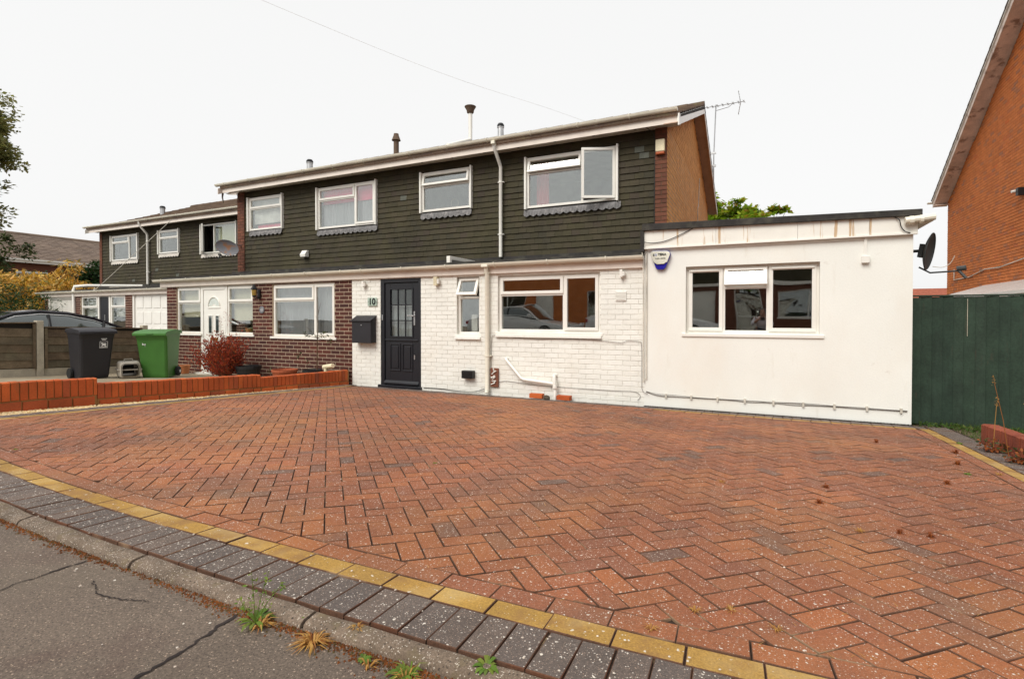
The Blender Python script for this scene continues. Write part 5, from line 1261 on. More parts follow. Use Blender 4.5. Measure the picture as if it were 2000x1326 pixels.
C1.location = (-14.85, 3.15, .08); C1.rotation_euler = (-.03, 0, 0)

# ------------------------------------------------------------------ fittings on the walls
LB = empty('letter_box', (-6.63, 7.58, .82), 'dark grey wall letter box with sloping lid left of the black door', 'letter box')
MB().prism([(7.43, .80), (7.578, .80), (7.578, 1.28), (7.43, 1.20)], -6.86, -6.41, 'x').build('letter_box_body', M['bin_black'], LB, bev=.006)
MB().add([(-6.875, 7.405, 1.198), (-6.395, 7.405, 1.198), (-6.395, 7.578, 1.292), (-6.875, 7.578, 1.292), (-6.875, 7.405, 1.212), (-6.395, 7.405, 1.212), (-6.395, 7.578, 1.306), (-6.875, 7.578, 1.306)],
         [(0, 3, 2, 1), (4, 5, 6, 7), (0, 1, 5, 4), (1, 2, 6, 5), (2, 3, 7, 6), (3, 0, 4, 7)]).build('lid', M['bin_black'], LB)
MB().lathe([(0, 0), (.012, 0), (.012, .006), (0, .006)], (0, 0, 0), 12).build('lock', M['steel'], LB).matrix_basis = Matrix.Translation((-6.63, 7.428, 1.13)) @ Matrix.Rotation(pi / 2, 4, 'X')
settle(LB)
NP = empty('house_number', (-6.49, 7.57, 1.55), 'pale green glass plate with black number 10 above the letter box', 'number plate')
box('plate', (-6.59, -6.38, 7.556, 7.562, 1.485, 1.635), M['plate'], NP)
text('digits', '10', .165, M['ink'], (-6.485, 7.552, 1.558), (pi / 2, 0, 0), NP, .0015, bold=.004)
for a, c in ((-6.577, 1.56), (-6.393, 1.56)): MB().tube([(a, 7.556, c), (a, 7.549, c)], .008, 8).build('screw', M['steel'], NP)
settle(NP)
def wall_light(label, x, z, y=7.58, w_=.055, h=.13, m=None):
    R = empty('wall_light', (x, y, z), label, 'wall light', 'small white lights under the fascia of number 10')
    m = m or M['alarm_cream']
    box('light_body', (x - w_, x + w_ * .2, y - .075, y - .002, z - h / 2, z + h / 2), m, R, .006)
    MB().tube([(x + w_ * .5, y - .05, z - h * .3), (x + w_ * .5, y - .05, z + h * .25)], .025, 8).build('sensor', M['upvc'], R)
    MB().box(x + w_ * .2, x + w_ * .5, y - .04, y - .002, z - .02, z + .02).build('bracket', m, R); settle(R)
wall_light('small white wall sensor light above the number plate', -6.66, 1.885, h=.11, w_=.04, m=M['upvc'])
wall_light('cream wall light between the black door and the small window', -5.04, 1.895, h=.15)
wall_light('small white wall light right of the kitchen window', -1.82, 1.91, h=.11, w_=.035, m=M['upvc'])
def vent(name, label, x0, x1, z0, z1, m, y=7.58, dp=.06):
    R = empty(name, ((x0 + x1) / 2, y, z0), label, 'wall vent'); box('vent_body', (x0, x1, y - dp, y - .002, z0, z1), m, R, .006)
    q = MB(); z = z0 + .02
    while z < z1 - .02: q.box(x0 + .012, x1 - .012, y - dp - .006, y - dp - .0005, z, z + .008); z += .02
    q.build('louvre', m, R); settle(R)
vent('wall_vent', 'small black outlet box low on the white wall, left of the downpipe', -4.52, -4.31, .25, .38, M['black'], dp=.10)
vent('air_brick', 'square white vent set in the painted bricks right of the kitchen window', -1.93, -1.77, 1.51, 1.66, M['white_brick'], dp=.015)
BV = empty('terracotta_vent', (-3.98, 7.58, .16), 'broken brown vent smeared with white beside the downpipe', 'wall vent')
MB().box(-4.005, -3.86, 7.545, 7.578, .13, .44).build('vent_plate', M['brick_pier'], BV, bev=.008)
q = MB()
for k in range(9): 
    z = .17 + k * .028; q.tube([(-3.96 + rnd.uniform(-.03, .03), 7.54, z), (-3.92 + rnd.uniform(-.03, .04), 7.53, z + rnd.uniform(0, .05))], rnd.uniform(.006, .014), 5)
q.build('filler_smear', M['white_brick'], BV); settle(BV)
# waste pipe, trap stub, loose bricks and stone at the foot of the wall
WP = empty('waste_pipe', (-3.2, 7.5, 0), 'white waste pipe bending down to the ground under the kitchen window', 'pipe')
MB().tube([(-3.71, 7.575, .60), (-3.71, 7.53, .60), (-3.69, 7.52, .575), (-3.44, 7.52, .305), (-3.39, 7.52, .285), (-2.90, 7.52, .245), (-2.86, 7.52, .225), (-2.85, 7.50, .19), (-2.85, 7.49, .0)], .024, 10).build('pipe_run', M['upvc'], WP, smooth=True)
MB().tube([(-2.87, 7.575, .37), (-2.87, 7.50, .37), (-2.86, 7.49, .34), (-2.855, 7.49, .20)], .026, 10).build('pipe_branch', M['upvc'], WP, smooth=True)
MB().lathe([(.03, 0), (.034, .01), (.034, .05), (.03, .06)], (-2.85, 7.49, .17), 12).build('collar', M['upvc'], WP); settle(WP)
for lab, x, a in (('loose orange brick at the wall foot, left of the waste pipe', -3.15, .03), ('loose orange brick at the wall foot, right of the waste pipe', -2.69, -.04)):
    o = bpy.data.objects.new('loose_brick', unit_brick(M['brick_red'])); COL.objects.link(o); tag(o, lab, 'brick', 'loose bricks by the waste pipe')
    o.matrix_basis = Matrix.Translation((x - .11, 7.53, .012)) @ Matrix.Rotation(a, 4, 'Z') @ Matrix.Diagonal((.215, .10, .068, 1))
st = MB(); vs = []
bmx = bmesh.new(); bmesh.ops.create_icosphere(bmx, subdivisions=2, radius=.055)
for v in bmx.verts: v.co *= 1 + .35 * noise.noise(v.co * 22); v.co.z *= .75
me = bpy.data.meshes.new('stone'); bmx.to_mesh(me); bmx.free(); me.materials.append(M['bark'])
o = bpy.data.objects.new('stone', me); COL.objects.link(o); o.location = (-2.96, 7.43, .035); tag(o, 'rough grey stone on the ground against the waste pipe', 'stone')
# alarm boxes
A1 = empty('alarm_box', (-1.57, 9.285, 4.1), 'cream alarm box with orange base high on the brick pier', 'alarm box')
MB().box(-1.655, -1.50, 9.20, 9.277, 4.13, 4.34).build('cover', M['alarm_cream'], A1, bev=.015); MB().box(-1.65, -1.505, 9.205, 9.277, 4.085, 4.129).build('lens', M['alarm_orange'], A1, bev=.012); settle(A1)
A2 = empty('alarm_box', (-1.28, 7.58, 1.95), 'white shield-shaped SOTERIA alarm box with blue base on the extension wall', 'alarm box')
MB().prism([(-1.415, 2.17), (-1.40, 2.205), (-1.37, 2.213), (-1.17, 2.205), (-1.145, 2.18), (-1.14, 2.15), (-1.205, 1.975), (-1.235, 1.945), (-1.32, 1.945), (-1.345, 1.975)], 7.525, 7.578, 'y').build('lens', M['alarm_blue'], A2, bev=.008, fix=True)
MB().prism([(-1.412, 2.15), (-1.405, 2.195), (-1.375, 2.206), (-1.175, 2.199), (-1.15, 2.18), (-1.145, 2.15), (-1.185, 2.045), (-1.205, 2.04), (-1.225, 2.022), (-1.32, 2.018), (-1.345, 2.035), (-1.362, 2.045)], 7.508, 7.524, 'y').build('cover', M['alarm_grey'], A2, bev=.005, fix=True)
text('letter', 'S', .044, M['ink'], (-1.368, 7.504, 2.150), (pi / 2, 0, 0), A2, .001, bold=.0012)
text('letter', 'O', .040, M['ink_blue'], (-1.337, 7.504, 2.151), (pi / 2, 0, 0), A2, .001, bold=.0012)
text('lettering', 'TERIA', .044, M['ink'], (-1.252, 7.504, 2.154), (pi / 2, 0, 0), A2, .001, bold=.0012)
text('phone_number', '01202 399400', .024, M['ink'], (-1.275, 7.504, 2.100), (pi / 2, 0, 0), A2, .001)
settle(A2)
# coach lantern and round plaque on the dark brick
LN = empty('coach_lantern', (-9.52, 7.5, 1.8), 'black coach lantern on the dark brick beside the porch window', 'wall light')
MB().box(-9.56, -9.48, 7.55, 7.578, 1.66, 1.86).build('backplate', M['black'], LN, bev=.008)
MB().tube([(-9.52, 7.56, 1.70), (-9.52, 7.47, 1.66), (-9.52, 7.45, 1.72)], .012, 8).build('arm', M['black'], LN)
MB().lathe([(.0, .0), (.035, .0), (.055, .16), (.07, .165), (.03, .22), (.01, .26), (0, .26)], (-9.52, 7.45, 1.70), 6).build('lantern', M['black'], LN, fix=True)
MB().lathe([(.042, .03), (.054, .14)], (-9.52, 7.45, 1.70), 6).build('lantern_pane', M['brass'], LN); settle(LN)
PL = empty('plaque', (-9.45, 7.57, 1.43), 'small round grey number plaque on the dark brick wall', 'plaque')
q = MB().lathe([(0, 0), (.075, 0), (.075, .012), (.06, .018), (.06, .010), (0, .010)], (0, 0, 0), 20).build('plaque_disc', M['dish_grey'], PL); q.matrix_basis = Matrix.Translation((-9.45, 7.58, 1.43)) @ Matrix.Rotation(pi / 2, 4, 'X')
text('digits', '12', .07, M['print_white'], (-9.45, 7.567, 1.43), (pi / 2, 0, 0), PL, .001, bold=.001); settle(PL)
# white extract cowl on the hung tiles
o = MB().prism([(9.18, 2.74), (9.29, 2.74), (9.29, 2.90), (9.24, 2.90), (9.17, 2.80)], -10.10, -9.93, 'x').build('extract_cowl', M['upvc'], None, bev=.004); tag(o, 'small white extract cowl on the dark hung tiles of the middle house', 'vent')
# satellite dishes
def dish(name, label, m, a, b, depth=.06):
    R = empty(name, (0, 0, 0), label, 'satellite dish')
    n, k = 28, 7; vs = [(0, 0, depth * 0)]
    for i in range(1, k + 1):
        t = i / k
        for j in range(n): q = 2 * pi * j / n; vs.append((a * t * cos(q), b * t * sin(q), depth * t * t))
    fs = [(0, 1 + j, 1 + (j + 1) % n) for j in range(n)] + [(1 + (i - 1) * n + j, 1 + i * n + j, 1 + i * n + (j + 1) % n, 1 + (i - 1) * n + (j + 1) % n) for i in range(1, k) for j in range(n)]
    mb = MB().add(vs, fs); mb.add([(v[0], v[1], v[2] - .006) for v in vs], [f[::-1] for f in fs]); mb.build('reflector', m, R)
    MB().tube([(a * cos(2 * pi * j / n), b * sin(2 * pi * j / n), depth) for j in range(n + 1)], .006, 5).build('rim', m, R)
    MB().box(-.06, .06, -.08, .08, -.05, -.006).tube([(0, 0, -.04), (0, -.02, -.16)], .018, 8).build('mount', M['dish_dark'], R)
    MB().tube([(0, -b * .9, -.02), (0, -b * 1.15, .10), (0, -b * .9, .38)], .010, 6).build('arm', M['dish_dark'], R)
    l = MB().tube([(0, -b * .82, .34), (0, -b * .72, .42)], .03, 10).tube([(0, -b * .9, .36), (0, -b * 1.25, .44)], .016, 8).build('receiver', M['dish_dark'], R)
    return R
D1 = dish('satellite_dish', 'rust-streaked grey satellite dish on the brick edge of the middle house', M['dish_grey'], .29, .19, .05)
D1.matrix_basis = Matrix.Translation((-12.28, 8.86, 3.06)) @ Matrix.Rotation(radians(28), 4, 'Z') @ Matrix.Rotation(radians(90 + 14), 4, 'X') @ Matrix.Rotation(radians(-14), 4, 'Z')
MB().tube([(-12.36, 8.92, 3.10), (-12.34, 9.10, 3.16), (-12.34, 9.285, 3.16)], .02, 8).build('wall_bracket', M['steel'], None)
wb = [o for o in COL.objects if o.name.startswith('wall_bracket')][0]; tag(wb, 'steel bracket holding the rusty dish to the brick pier', 'bracket')
D2_ = dish('satellite_dish', 'dark grey satellite dish seen edge-on at the corner of the extension', M['dish_dark'], .20, .22, .05)
D2_.matrix_basis = Matrix.Translation((1.795, 7.86, 2.075)) @ Matrix.Rotation(radians(66), 4, 'Z') @ Matrix.Rotation(radians(90 + 10), 4, 'X')
D2_.name = 'satellite_dish'
# TV aerial on the rear of the roof
AE = empty('tv_aerial', (-1.2, 15.3, 5.6), 'thin television aerial on a pole behind the roof verge', 'aerial')
am = MB(); MB().tube([(-1.18, 15.3, 4.9), (-1.18, 15.3, 5.7), (-1.13, 15.3, 7.08)], .018, 6).build('mast', M['steel'], AE)
MB().tube([(-1.75, 15.5, 7.12), (-.42, 15.0, 6.94)], .009, 6).build('boom', M['steel'], AE)
q = MB()
for k in range(11):
    t = k / 10; c = Vector((-1.75 + 1.33 * t, 15.5 - .5 * t, 7.12 - .18 * t)); q.tube([c + Vector((-.03, -.10, 0)), c + Vector((.03, .10, 0))], .006, 4); q.tube([c + Vector((0, 0, -.035)), c + Vector((0, 0, .035))], .009, 4)
for s_ in (-1, 1):
    q.tube([(-.50, 15.05, 6.95), (-.56, 15.07, 6.95 + s_ * .30)], .008, 4)
    for k in range(4): z = 6.95 + s_ * (.07 + .07 * k); q.tube([(-.52 - .01 * k, 14.96, z), (-.52 - .01 * k, 15.16, z)], .006, 4)
q.tube([(-1.13, 15.3, 6.92), (-.80, 15.2, 6.93), (-.70, 15.18, 7.0)], .008, 4); q.build('elements', M['steel'], AE)
q = MB(); q.box(-1.26, -1.12, 15.28, 15.32, 5.75, 5.80).box(-1.26, -1.12, 15.28, 15.32, 5.4, 5.45).build('wall_clamp', M['steel'], AE); settle(AE)
# cables
def cable(label, pts, r, m, cat='cable', name='cable', group=None):
    P = []
    pts = [Vector(p) for p in pts]
    for i in range(len(pts) - 1):
        p0, p1, p2, p3 = pts[max(i - 1, 0)], pts[i], pts[i + 1], pts[min(i + 2, len(pts) - 1)]
        for k in range(6):
            t = k / 6; P.append(.5 * ((2 * p1) + (p2 - p0) * t + (2 * p0 - 5 * p1 + 4 * p2 - p3) * t * t + (-p0 + 3 * p1 - 3 * p2 + p3) * t ** 3))
    P.append(pts[-1]); o = MB().tube(P, r, 5).build(name, m); tag(o, label, cat, group); return o
cable('thin telephone wire running from the eaves up across the sky', [(-2.55, 8.98, 4.62), (-3.2, 8.0, 4.72), (-4.1, 6.3, 4.74), (-5.05, 4.0, 4.80), (-7.4, -1.0, 5.2)], .0013, M['cable_pale'], 'wire', 'overhead_wire')
LBC = [(-1.48, 7.55, .20), (-1.3, 7.565, .16), (-1.0, 7.57, .158), (-.5, 7.57, .152), (0, 7.57, .15), (.5, 7.57, .15), (1.0, 7.57, .148), (1.62, 7.57, .15)]
for k in range(3):
    cable(('lowest', 'middle', 'topmost')[k] + ' of the three slack grey cables clipped low along the extension wall', [(p[0], 7.572 - .006 * k, p[2] + .010 * (k - 1) + rnd.uniform(-.008, .008)) for p in [LBC[0]] + [(x, 0, .165 - .008 * (x + 1.5) / 3.1) for x in [-1.3 + .24 * i for i in range(13)]]], .0038, M['cable_grey'], group='grey cables low on the extension')
for k in range(9):
    x = -1.2 + .34 * k; o = MB().box(x - .012, x + .012, 7.555, 7.579, .13, .19).build('cable_clip', M['cable_pale']); tag(o, ('first', 'second', 'third', 'fourth', 'fifth', 'sixth', 'seventh', 'eighth', 'ninth')[k] + ' white cable clip from the left, low on the extension wall', 'clip', 'white clips along the low cables')
cable('grey cable looping below the kitchen window to the extension corner', [(-4.0, 7.565, .42), (-3.99, 7.565, .90), (-3.93, 7.565, .98), (-3.7, 7.565, .955), (-3.2, 7.565, .93), (-2.7, 7.565, .945), (-2.2, 7.565, .93), (-1.85, 7.565, .90), (-1.75, 7.565, .93), (-1.58, 7.565, .92), (-1.545, 7.565, .86), (-1.54, 7.565, .4), (-1.53, 7.56, .22), (-1.45, 7.55, .17)], .004, M['cable_grey'])
cable('grey cable sagging along the foot of the white brick wall', [(-5.35, 7.57, .03), (-5.0, 7.57, .035), (-4.6, 7.56, .02), (-4.3, 7.55, .03), (-4.12, 7.56, .09)], .005, M['cable_black'])
cable('thin cable running across the lower white bricks beside the waste pipe', [(-3.9, 7.572, .20), (-3.75, 7.572, .235), (-3.55, 7.572, .225), (-3.2, 7.572, .20), (-2.6, 7.572, .19), (-2.0, 7.572, .185), (-1.65, 7.572, .19), (-1.56, 7.57, .13), (-1.6, 7.57, .07)], .0035, M['cable_grey'])
cable('black cable hanging in a loop across the extension fascia', [(-.83, 7.525, 2.50), (-1.0, 7.52, 2.42), (-1.2, 7.52, 2.345), (-1.38, 7.52, 2.325), (-1.50, 7.50, 2.34)], .0055, M['cable_black'])
cable('black cable drooping at the right end of the extension fascia', [(1.42, 7.52, 2.46), (1.47, 7.50, 2.42), (1.49, 7.51, 2.34), (1.53, 7.51, 2.28), (1.58, 7.51, 2.262)], .006, M['cable_black'])
cable('pale cable arching from the flat roof down the corner between wall and extension', [(-1.75, 9.2, 2.46), (-1.6, 8.5, 2.50), (-1.545, 7.62, 2.25), (-1.52, 7.53, 2.10), (-1.515, 7.53, 1.7), (-1.512, 7.55, .45), (-1.50, 7.56, .40)], .009, M['cable_pale'])
cable('vertical white conduit beside the alarm box', [(-1.475, 7.565, 2.20), (-1.475, 7.565, 1.2), (-1.475, 7.565, .38)], .010, M['cable_pale'])
cable('dark cable running down the brick pier beside the tiles', [(-1.9, 9.0, 4.55), (-1.75, 9.1, 4.50), (-1.68, 9.27, 4.35), (-1.68, 9.27, 3.4), (-1.68, 9.27, 2.5)], .006, M['cable_black'])
cable('pale cable trailing down the ochre gable', [(-1.455, 14.4, 4.9), (-1.455, 14.2, 4.2), (-1.455, 14.0, 4.0), (-1.455, 14.1, 3.4), (-1.455, 14.0, 2.6)], .010, M['cable_pale'])
cable('white wires hanging below the dark dish receiver', [(2.02, 7.62, 1.98), (1.99, 7.66, 1.90), (1.93, 7.7, 1.86), (1.86, 7.8, 1.88)], .004, M['cable_pale'])
cable('long slanting pole cable crossing the far house front', [(-18.0, 10.9, 4.55), (-19.6, 9.6, 2.35), (-19.75, 9.5, 2.25)], .010, M['cable_pale'])
SB = empty('junction_box', (1.15, 7.57, 1.95), 'white vertical trunking ending in a small box right of the extension window', 'junction box')
box('trunking', (1.135, 1.165, 7.56, 7.579, 2.02, 2.243), M['upvc'], SB); box('box', (1.11, 1.19, 7.53, 7.579, 1.93, 2.019), M['upvc'], SB, .006); settle(SB)

# ------------------------------------------------------------------ plants
def leaves(mb, c, rad, n, size, flat=.5, droop=0, asp=1.8):
    c = Vector(c)
    for i in range(n):
        while True:
            p = Vector((rnd.uniform(-1, 1), rnd.uniform(-1, 1), rnd.uniform(-1, 1)))
            if p.length < 1 and (p.length > .55 or rnd.random() < .35): break
        p = Vector((p.x * rad[0], p.y * rad[1], p.z * rad[2])) * (1 + rnd.gauss(0, .10)) + c
        a = Vector((rnd.gauss(0, 1), rnd.gauss(0, 1), rnd.gauss(0, flat) - droop)).normalized(); b = a.cross(Vector((rnd.gauss(0, .6), rnd.gauss(0, .6), 1))).normalized(); s_ = size * rnd.uniform(.6, 1.4)
        mb.add([p, p + a * s_ * .5 + b * s_ / asp * .5, p + a * s_, p + a * s_ * .5 - b * s_ / asp * .5], [(0, 1, 2, 3)], rnd.random())
def limb(mb, a, b, r0, r1, wob=.08, n=5):
    a, b = Vector(a), Vector(b); L_ = (b - a).length
    pts = [a.lerp(b, i / n) + (Vector((rnd.gauss(0, 1), rnd.gauss(0, 1), rnd.gauss(0, .5))) * L_ * wob * (0 < i < n)) * .5 for i in range(n + 1)]
    mb.tube(pts, [r0 + (r1 - r0) * i / n for i in range(n + 1)], 7)
def tree(name, label, base, clumps, size, lm, trunk_r, top, cat='tree', density=1.0, bark='bark', group=None, flat=.5, droop=0, asp=1.8, core=True):
    R = empty(name, base, label, cat, group); B = Vector(base)
    t = MB(); top = Vector(top); limb(t, B, top, trunk_r, trunk_r * .5, .03)
    for (c, r, n) in clumps:
        st_ = B.lerp(top, rnd.uniform(.45, .95)); limb(t, st_, c, trunk_r * .35, trunk_r * .06, .12)
        for q in range(3): limb(t, Vector(c), Vector(c) + Vector((rnd.uniform(-1, 1) * r[0], rnd.uniform(-1, 1) * r[1], rnd.uniform(-.5, 1) * r[2])) * .8, trunk_r * .07, trunk_r * .02, .1, 3)
    t.build('trunk', M[bark], R)
    cr = MB()
    for (c, r, n) in clumps:
        k = max(3, int(n * density / 90))
        for i in range(k):
            u = Vector((rnd.gauss(0, .5) * r[0], rnd.gauss(0, .5) * r[1], rnd.gauss(0, .5) * r[2])); s_ = rnd.uniform(.3, .55)
            leaves(cr, Vector(c) + u, (r[0] * s_, r[1] * s_, r[2] * s_), int(n * density / k), size, flat, droop, asp)
    cr.build('crown', lm, R); settle(R); return R
# tall tree cut by the left edge: u runs along the picture plane to the right
Rr = Vector((cos(YAW), sin(YAW), 0)); TL = Vector((-36.75, 10.04, 0))
def tl(u, z, d=0): return TL + Rr * u + Vector((-sin(YAW), cos(YAW), 0)) * d + Vector((0, 0, z))
cl = [(tl(2.7, 11.2), (1.1, 1.2, 1.1), 1700), (tl(3.3, 9.3), (1.2, 1.2, .8), 1700), (tl(3.2, 10.4), (1.0, 1.0, .8), 1400), (tl(2.9, 9.9), (1.0, 1.0, .9), 1200), (tl(1.5, 9.6), (1.2, 1.2, 1.2), 700), (tl(2.5, 12.0, .4), (.8, .8, .7), 380),
      (tl(3.1, 7.4), (.9, .9, .7), 800), (tl(2.9, 6.4), (1.0, 1.0, .7), 800), (tl(3.3, 6.9), (.6, .6, .4), 150), (tl(.5, 12.6), (1.6, 1.6, 1.2), 700), (tl(-1.5, 11), (1.8, 1.8, 1.6), 800), (tl(-1.4, 8), (1.6, 1.6, 1.4), 600), (tl(2.2, 5.3), (.7, .7, .4), 120)]
tree('tall_tree', 'tall olive green tree cut off by the left edge of the photo', TL, cl, .20, M['leaf_left'], .30, TL + Vector((.3, .2, 11)), density=4.6)
TB = Vector((-.9, 25.2, 0))
cl = [(TB + Vector((-1.5, 0, 5.6)), (.8, .9, 1.0), 420), (TB + Vector((-.5, 0, 5.5)), (1.0, .9, .85), 560), (TB + Vector((-.1, 0, 6.15)), (.45, .5, .35), 150), (TB + Vector((.7, .2, 5.5)), (.7, .8, .75), 420), (TB + Vector((1.4, 0, 5.45)), (.7, .7, .45), 260), (TB + Vector((0, 0, 4.4)), (2.2, 1.5, .8), 700), (TB + Vector((-.75, .2, 5.9)), (.8, .7, .6), 420), (TB + Vector((.2, .2, 5.75)), (.9, .7, .4), 300), (TB + Vector((-1.15, 0, 6.5)), (.35, .4, .4), 90), (TB + Vector((1.85, 0, 5.8)), (.3, .3, .2), 60), (TB + Vector((.35, 0, 6.1)), (.4, .4, .45), 160)]
tree('ash_tree', 'bright yellow-green tree showing above the extension roof', TB, cl, .26, M['leaf_bright'], .14, TB + Vector((0, 0, 5)), density=1.25)
def shrub(name, label, c, clumps, size, lm, density=1, droop=0, asp=1.8, flat=.5, group=None):
    C_ = Vector(c); return tree(name, label, C_, [(C_ + Vector(a), r, n) for a, r, n in clumps], size, lm, .06, C_ + Vector((0, 0, 1.4)), 'shrub', density, 'twig', group, flat, droop, asp)
shrub('golden_shrub', 'large golden-orange shrub with drooping leaves, above the roof of the parked car', (-26.2, 10.2, 0), [((.0, .0, 2.6), (1.1, 1.1, .85), 900), ((.6, .6, 2.1), (1.0, 1, .8), 800), ((-1.0, -.5, 2.4), (1.0, 1, .8), 700), ((.9, 1.1, 1.6), (.8, .8, .6), 500), ((0, 0, 1.4), (1.2, 1.2, .8), 400)], .26, M['leaf_gold'], 1.5, .9, 4)
shrub('golden_shrub', 'golden shrub just left of the set-back garage roof', (-28.4, 12.0, 0), [((0, 0, 2.7), (1.2, 1.2, .8), 900), ((.7, .5, 2.3), (.9, .9, .6), 600), ((-.7, -.5, 2.4), (.9, .9, .7), 600), ((.9, .9, 2.6), (.5, .5, .4), 260)], .26, M['leaf_gold'], 1.5, .9, 4)
shrub('conifer_hedge', 'dark green conifer hedge low at the left edge behind the car', (-23.5, 8.7, 0), [((0, 0, 1.35), (1.2, 1.0, .9), 1500), ((-1.0, -.6, 1.6), (1.1, 1, .9), 1300), ((.5, .5, 1.0), (1, 1, .8), 800)], .12, M['leaf_dark'], 2.0, .2, 3)
shrub('olive_shrub', 'tall olive green shrub in front of the background roof', (-31.0, 11.2, 0), [((0, 0, 3.7), (.9, .9, .9), 700), ((.3, .2, 4.5), (.6, .6, .6), 300), ((-.9, -.4, 3.9), (.9, .9, .9), 600), ((0, 0, 2.6), (1, 1, .8), 400)], .15, M['leaf_mid'], 1.5)
shrub('dark_shrub', 'dark green shrub between the background roof and the set-back house', (-31.6, 14.6, 0), [((0, 0, 3.2), (1.0, 1.0, .9), 900), ((.8, .6, 3.6), (.9, .8, .8), 700), ((-.9, -.6, 3.0), (.7, .7, .5), 400), ((.5, .3, 2.3), (1.2, 1.2, .8), 700)], .16, M['leaf_dark'], 1.7)
shrub('distant_tree', 'small distant tree top showing over the background roof ridge', (-61, 33, 0), [((0, 0, 8.0), (1.2, 1.2, .8), 300), ((3, 3, 7.6), (1.2, 1.2, .7), 260), ((0, 0, 6), (3, 3, 1.5), 300)], .4, M['leaf_mid'])

# dead red conifer shrub in a black pot
SR = empty('red_shrub', (-9.75, 7.0, 0), 'dead rust-red feathery shrub in front of the white front door', 'shrub')
tw = MB(); lf = MB()
for i in range(190):
    a = rnd.uniform(-1.05, .85); zt = rnd.uniform(.5, 1.0) * (1 - .22 * abs(a)); b = Vector((-9.75 + rnd.uniform(-.05, .05), 6.95 + rnd.uniform(-.05, .05), .05))
    tip = Vector((-9.80 + a * .48, 6.95 + rnd.gauss(0, .2), max(.22, zt * 1.0))); m_ = b.lerp(tip, .5) + Vector((a * .14, 0, -.05)); P = [b, b.lerp(m_, .6), m_, tip]
    tw.tube(P, [.006, .005, .004, .002], 4)
    for k in range(44):
        t = rnd.uniform(.22, 1.0); p = (b.lerp(m_, t * 2) if t < .5 else m_.lerp(tip, t * 2 - 1)) + Vector((rnd.gauss(0, .03), rnd.gauss(0, .03), rnd.gauss(0, .02)))
        d = ((tip - b).normalized() + Vector((rnd.gauss(0, .5), rnd.gauss(0, .5), rnd.gauss(0, .4)))).normalized(); s_ = rnd.uniform(.025, .06); e = d.cross(Vector((rnd.gauss(0, 1), rnd.gauss(0, 1), .3))).normalized() * .007
        lf.add([p - e, p + d * s_ * .5 - e * 1.6, p + d * s_, p + d * s_ * .5 + e * 1.6], [(0, 1, 2, 3)], rnd.random())
for (x, h_) in ((-9.72, 1.38), (-9.62, 1.28), (-9.88, 1.22)):
    tw.tube([(x, 6.95, .8), (x + .02, 6.95, h_)], [.003, .002], 4); leaves(lf, (x + .02, 6.95, h_ - .06), (.05, .05, .12), 40, .03, asp=4)
tw.build('branch', M['twig'], SR); lf.build('foliage', M['leaf_red'], SR); settle(SR)
def pot(name, label, x, y, z, r, h, m, cat='flower pot'):
    o = MB().lathe([(0, 0), (r * .72, 0), (r * .95, h * .82), (r, h * .82), (r, h), (r * .9, h), (r * .86, h * .85), (0, h * .85)], (x, y, z), 22).build(name, m); tag(o, label, cat)
    me = o.data; return o
pot('flower_pot', 'small terracotta flower pot in front of the left brick panel', -11.60, 7.30, .02, .11, .19, M['terracotta'])
pot('flower_pot', 'wide low black pot behind the red shrub', -9.28, 7.12, .0, .24, .30, M['black'])
pot('flower_pot', 'black pot holding the thin sapling behind the garden wall', -7.62, 7.2, .02, .18, .27, M['black'])
pot('plant_tray', 'low orange trough behind the garden wall', -8.35, 7.2, .02, .24, .24, M['brick_red'], 'planter')
SA = empty('sapling', (-7.5, 7.2, .2), 'thin reddish sapling with few leaves standing against the dark brick', 'sapling')
t = MB(); t.tube([(-7.5, 7.2, .2), (-7.49, 7.2, .8), (-7.47, 7.2, 1.15), (-7.47, 7.2, 1.65)], [.012, .010, .006, .003], 6)
for (x, z) in ((-7.75, .98), (-7.25, 1.0), (-7.62, 1.1), (-7.3, .92), (-7.12, .86)): limb(t, (-7.49, 7.2, .88), (x, 7.15 + rnd.uniform(-.1, .1), z), .005, .002, .1, 3)
for (x, z) in ((-7.44, 1.45), (-7.52, 1.3), (-7.40, 1.55)): limb(t, (-7.47, 7.2, z - .2), (x, 7.2, z), .003, .002, .1, 3)
t.build('stem', M['twig'], SA); l = MB()
for (x, z) in ((-7.76, .98), (-7.70, .93), (-7.30, 1.0), (-7.22, .98), (-7.28, .92), (-7.12, .86), (-7.5, .92), (-7.15, .84), (-7.36, .95)): leaves(l, (x, 7.15, z), (.035, .05, .04), 7, .05, asp=2)
l.build('foliage', M['leaf_mid'], SA); settle(SA)
for lab, x, z, n in (('small green-leaved seedling against the dark brick, left of the sapling', -8.05, .55, 26), ('straggly low plant behind the wall beside the orange trough', -8.75, .22, 30), ('wispy plant left of the sapling stem', -7.8, .45, 14)):
    R = empty('seedling', (x, 7.25, .05), lab, 'plant'); t = MB(); limb(t, (x, 7.25, .05), (x, 7.25, z), .005, .003); t.build('stem', M['twig'], R); l = MB(); leaves(l, (x, 7.25, z), (.10, .06, .09), n, .045, asp=2); l.build('foliage', M['leaf_mid'], R); settle(R)
o = MB().tube([(-7.38, 7.3, .0), (-7.38, 7.3, .30), (-7.36, 7.3, .345)], .035, 10).tube([(-7.43, 7.30, .335), (-7.18, 7.28, .375)], .042, 12).build('drain_pipe', M['alarm_cream'], smooth=True); tag(o, 'white plastic pipe end poking up behind the garden wall', 'pipe')

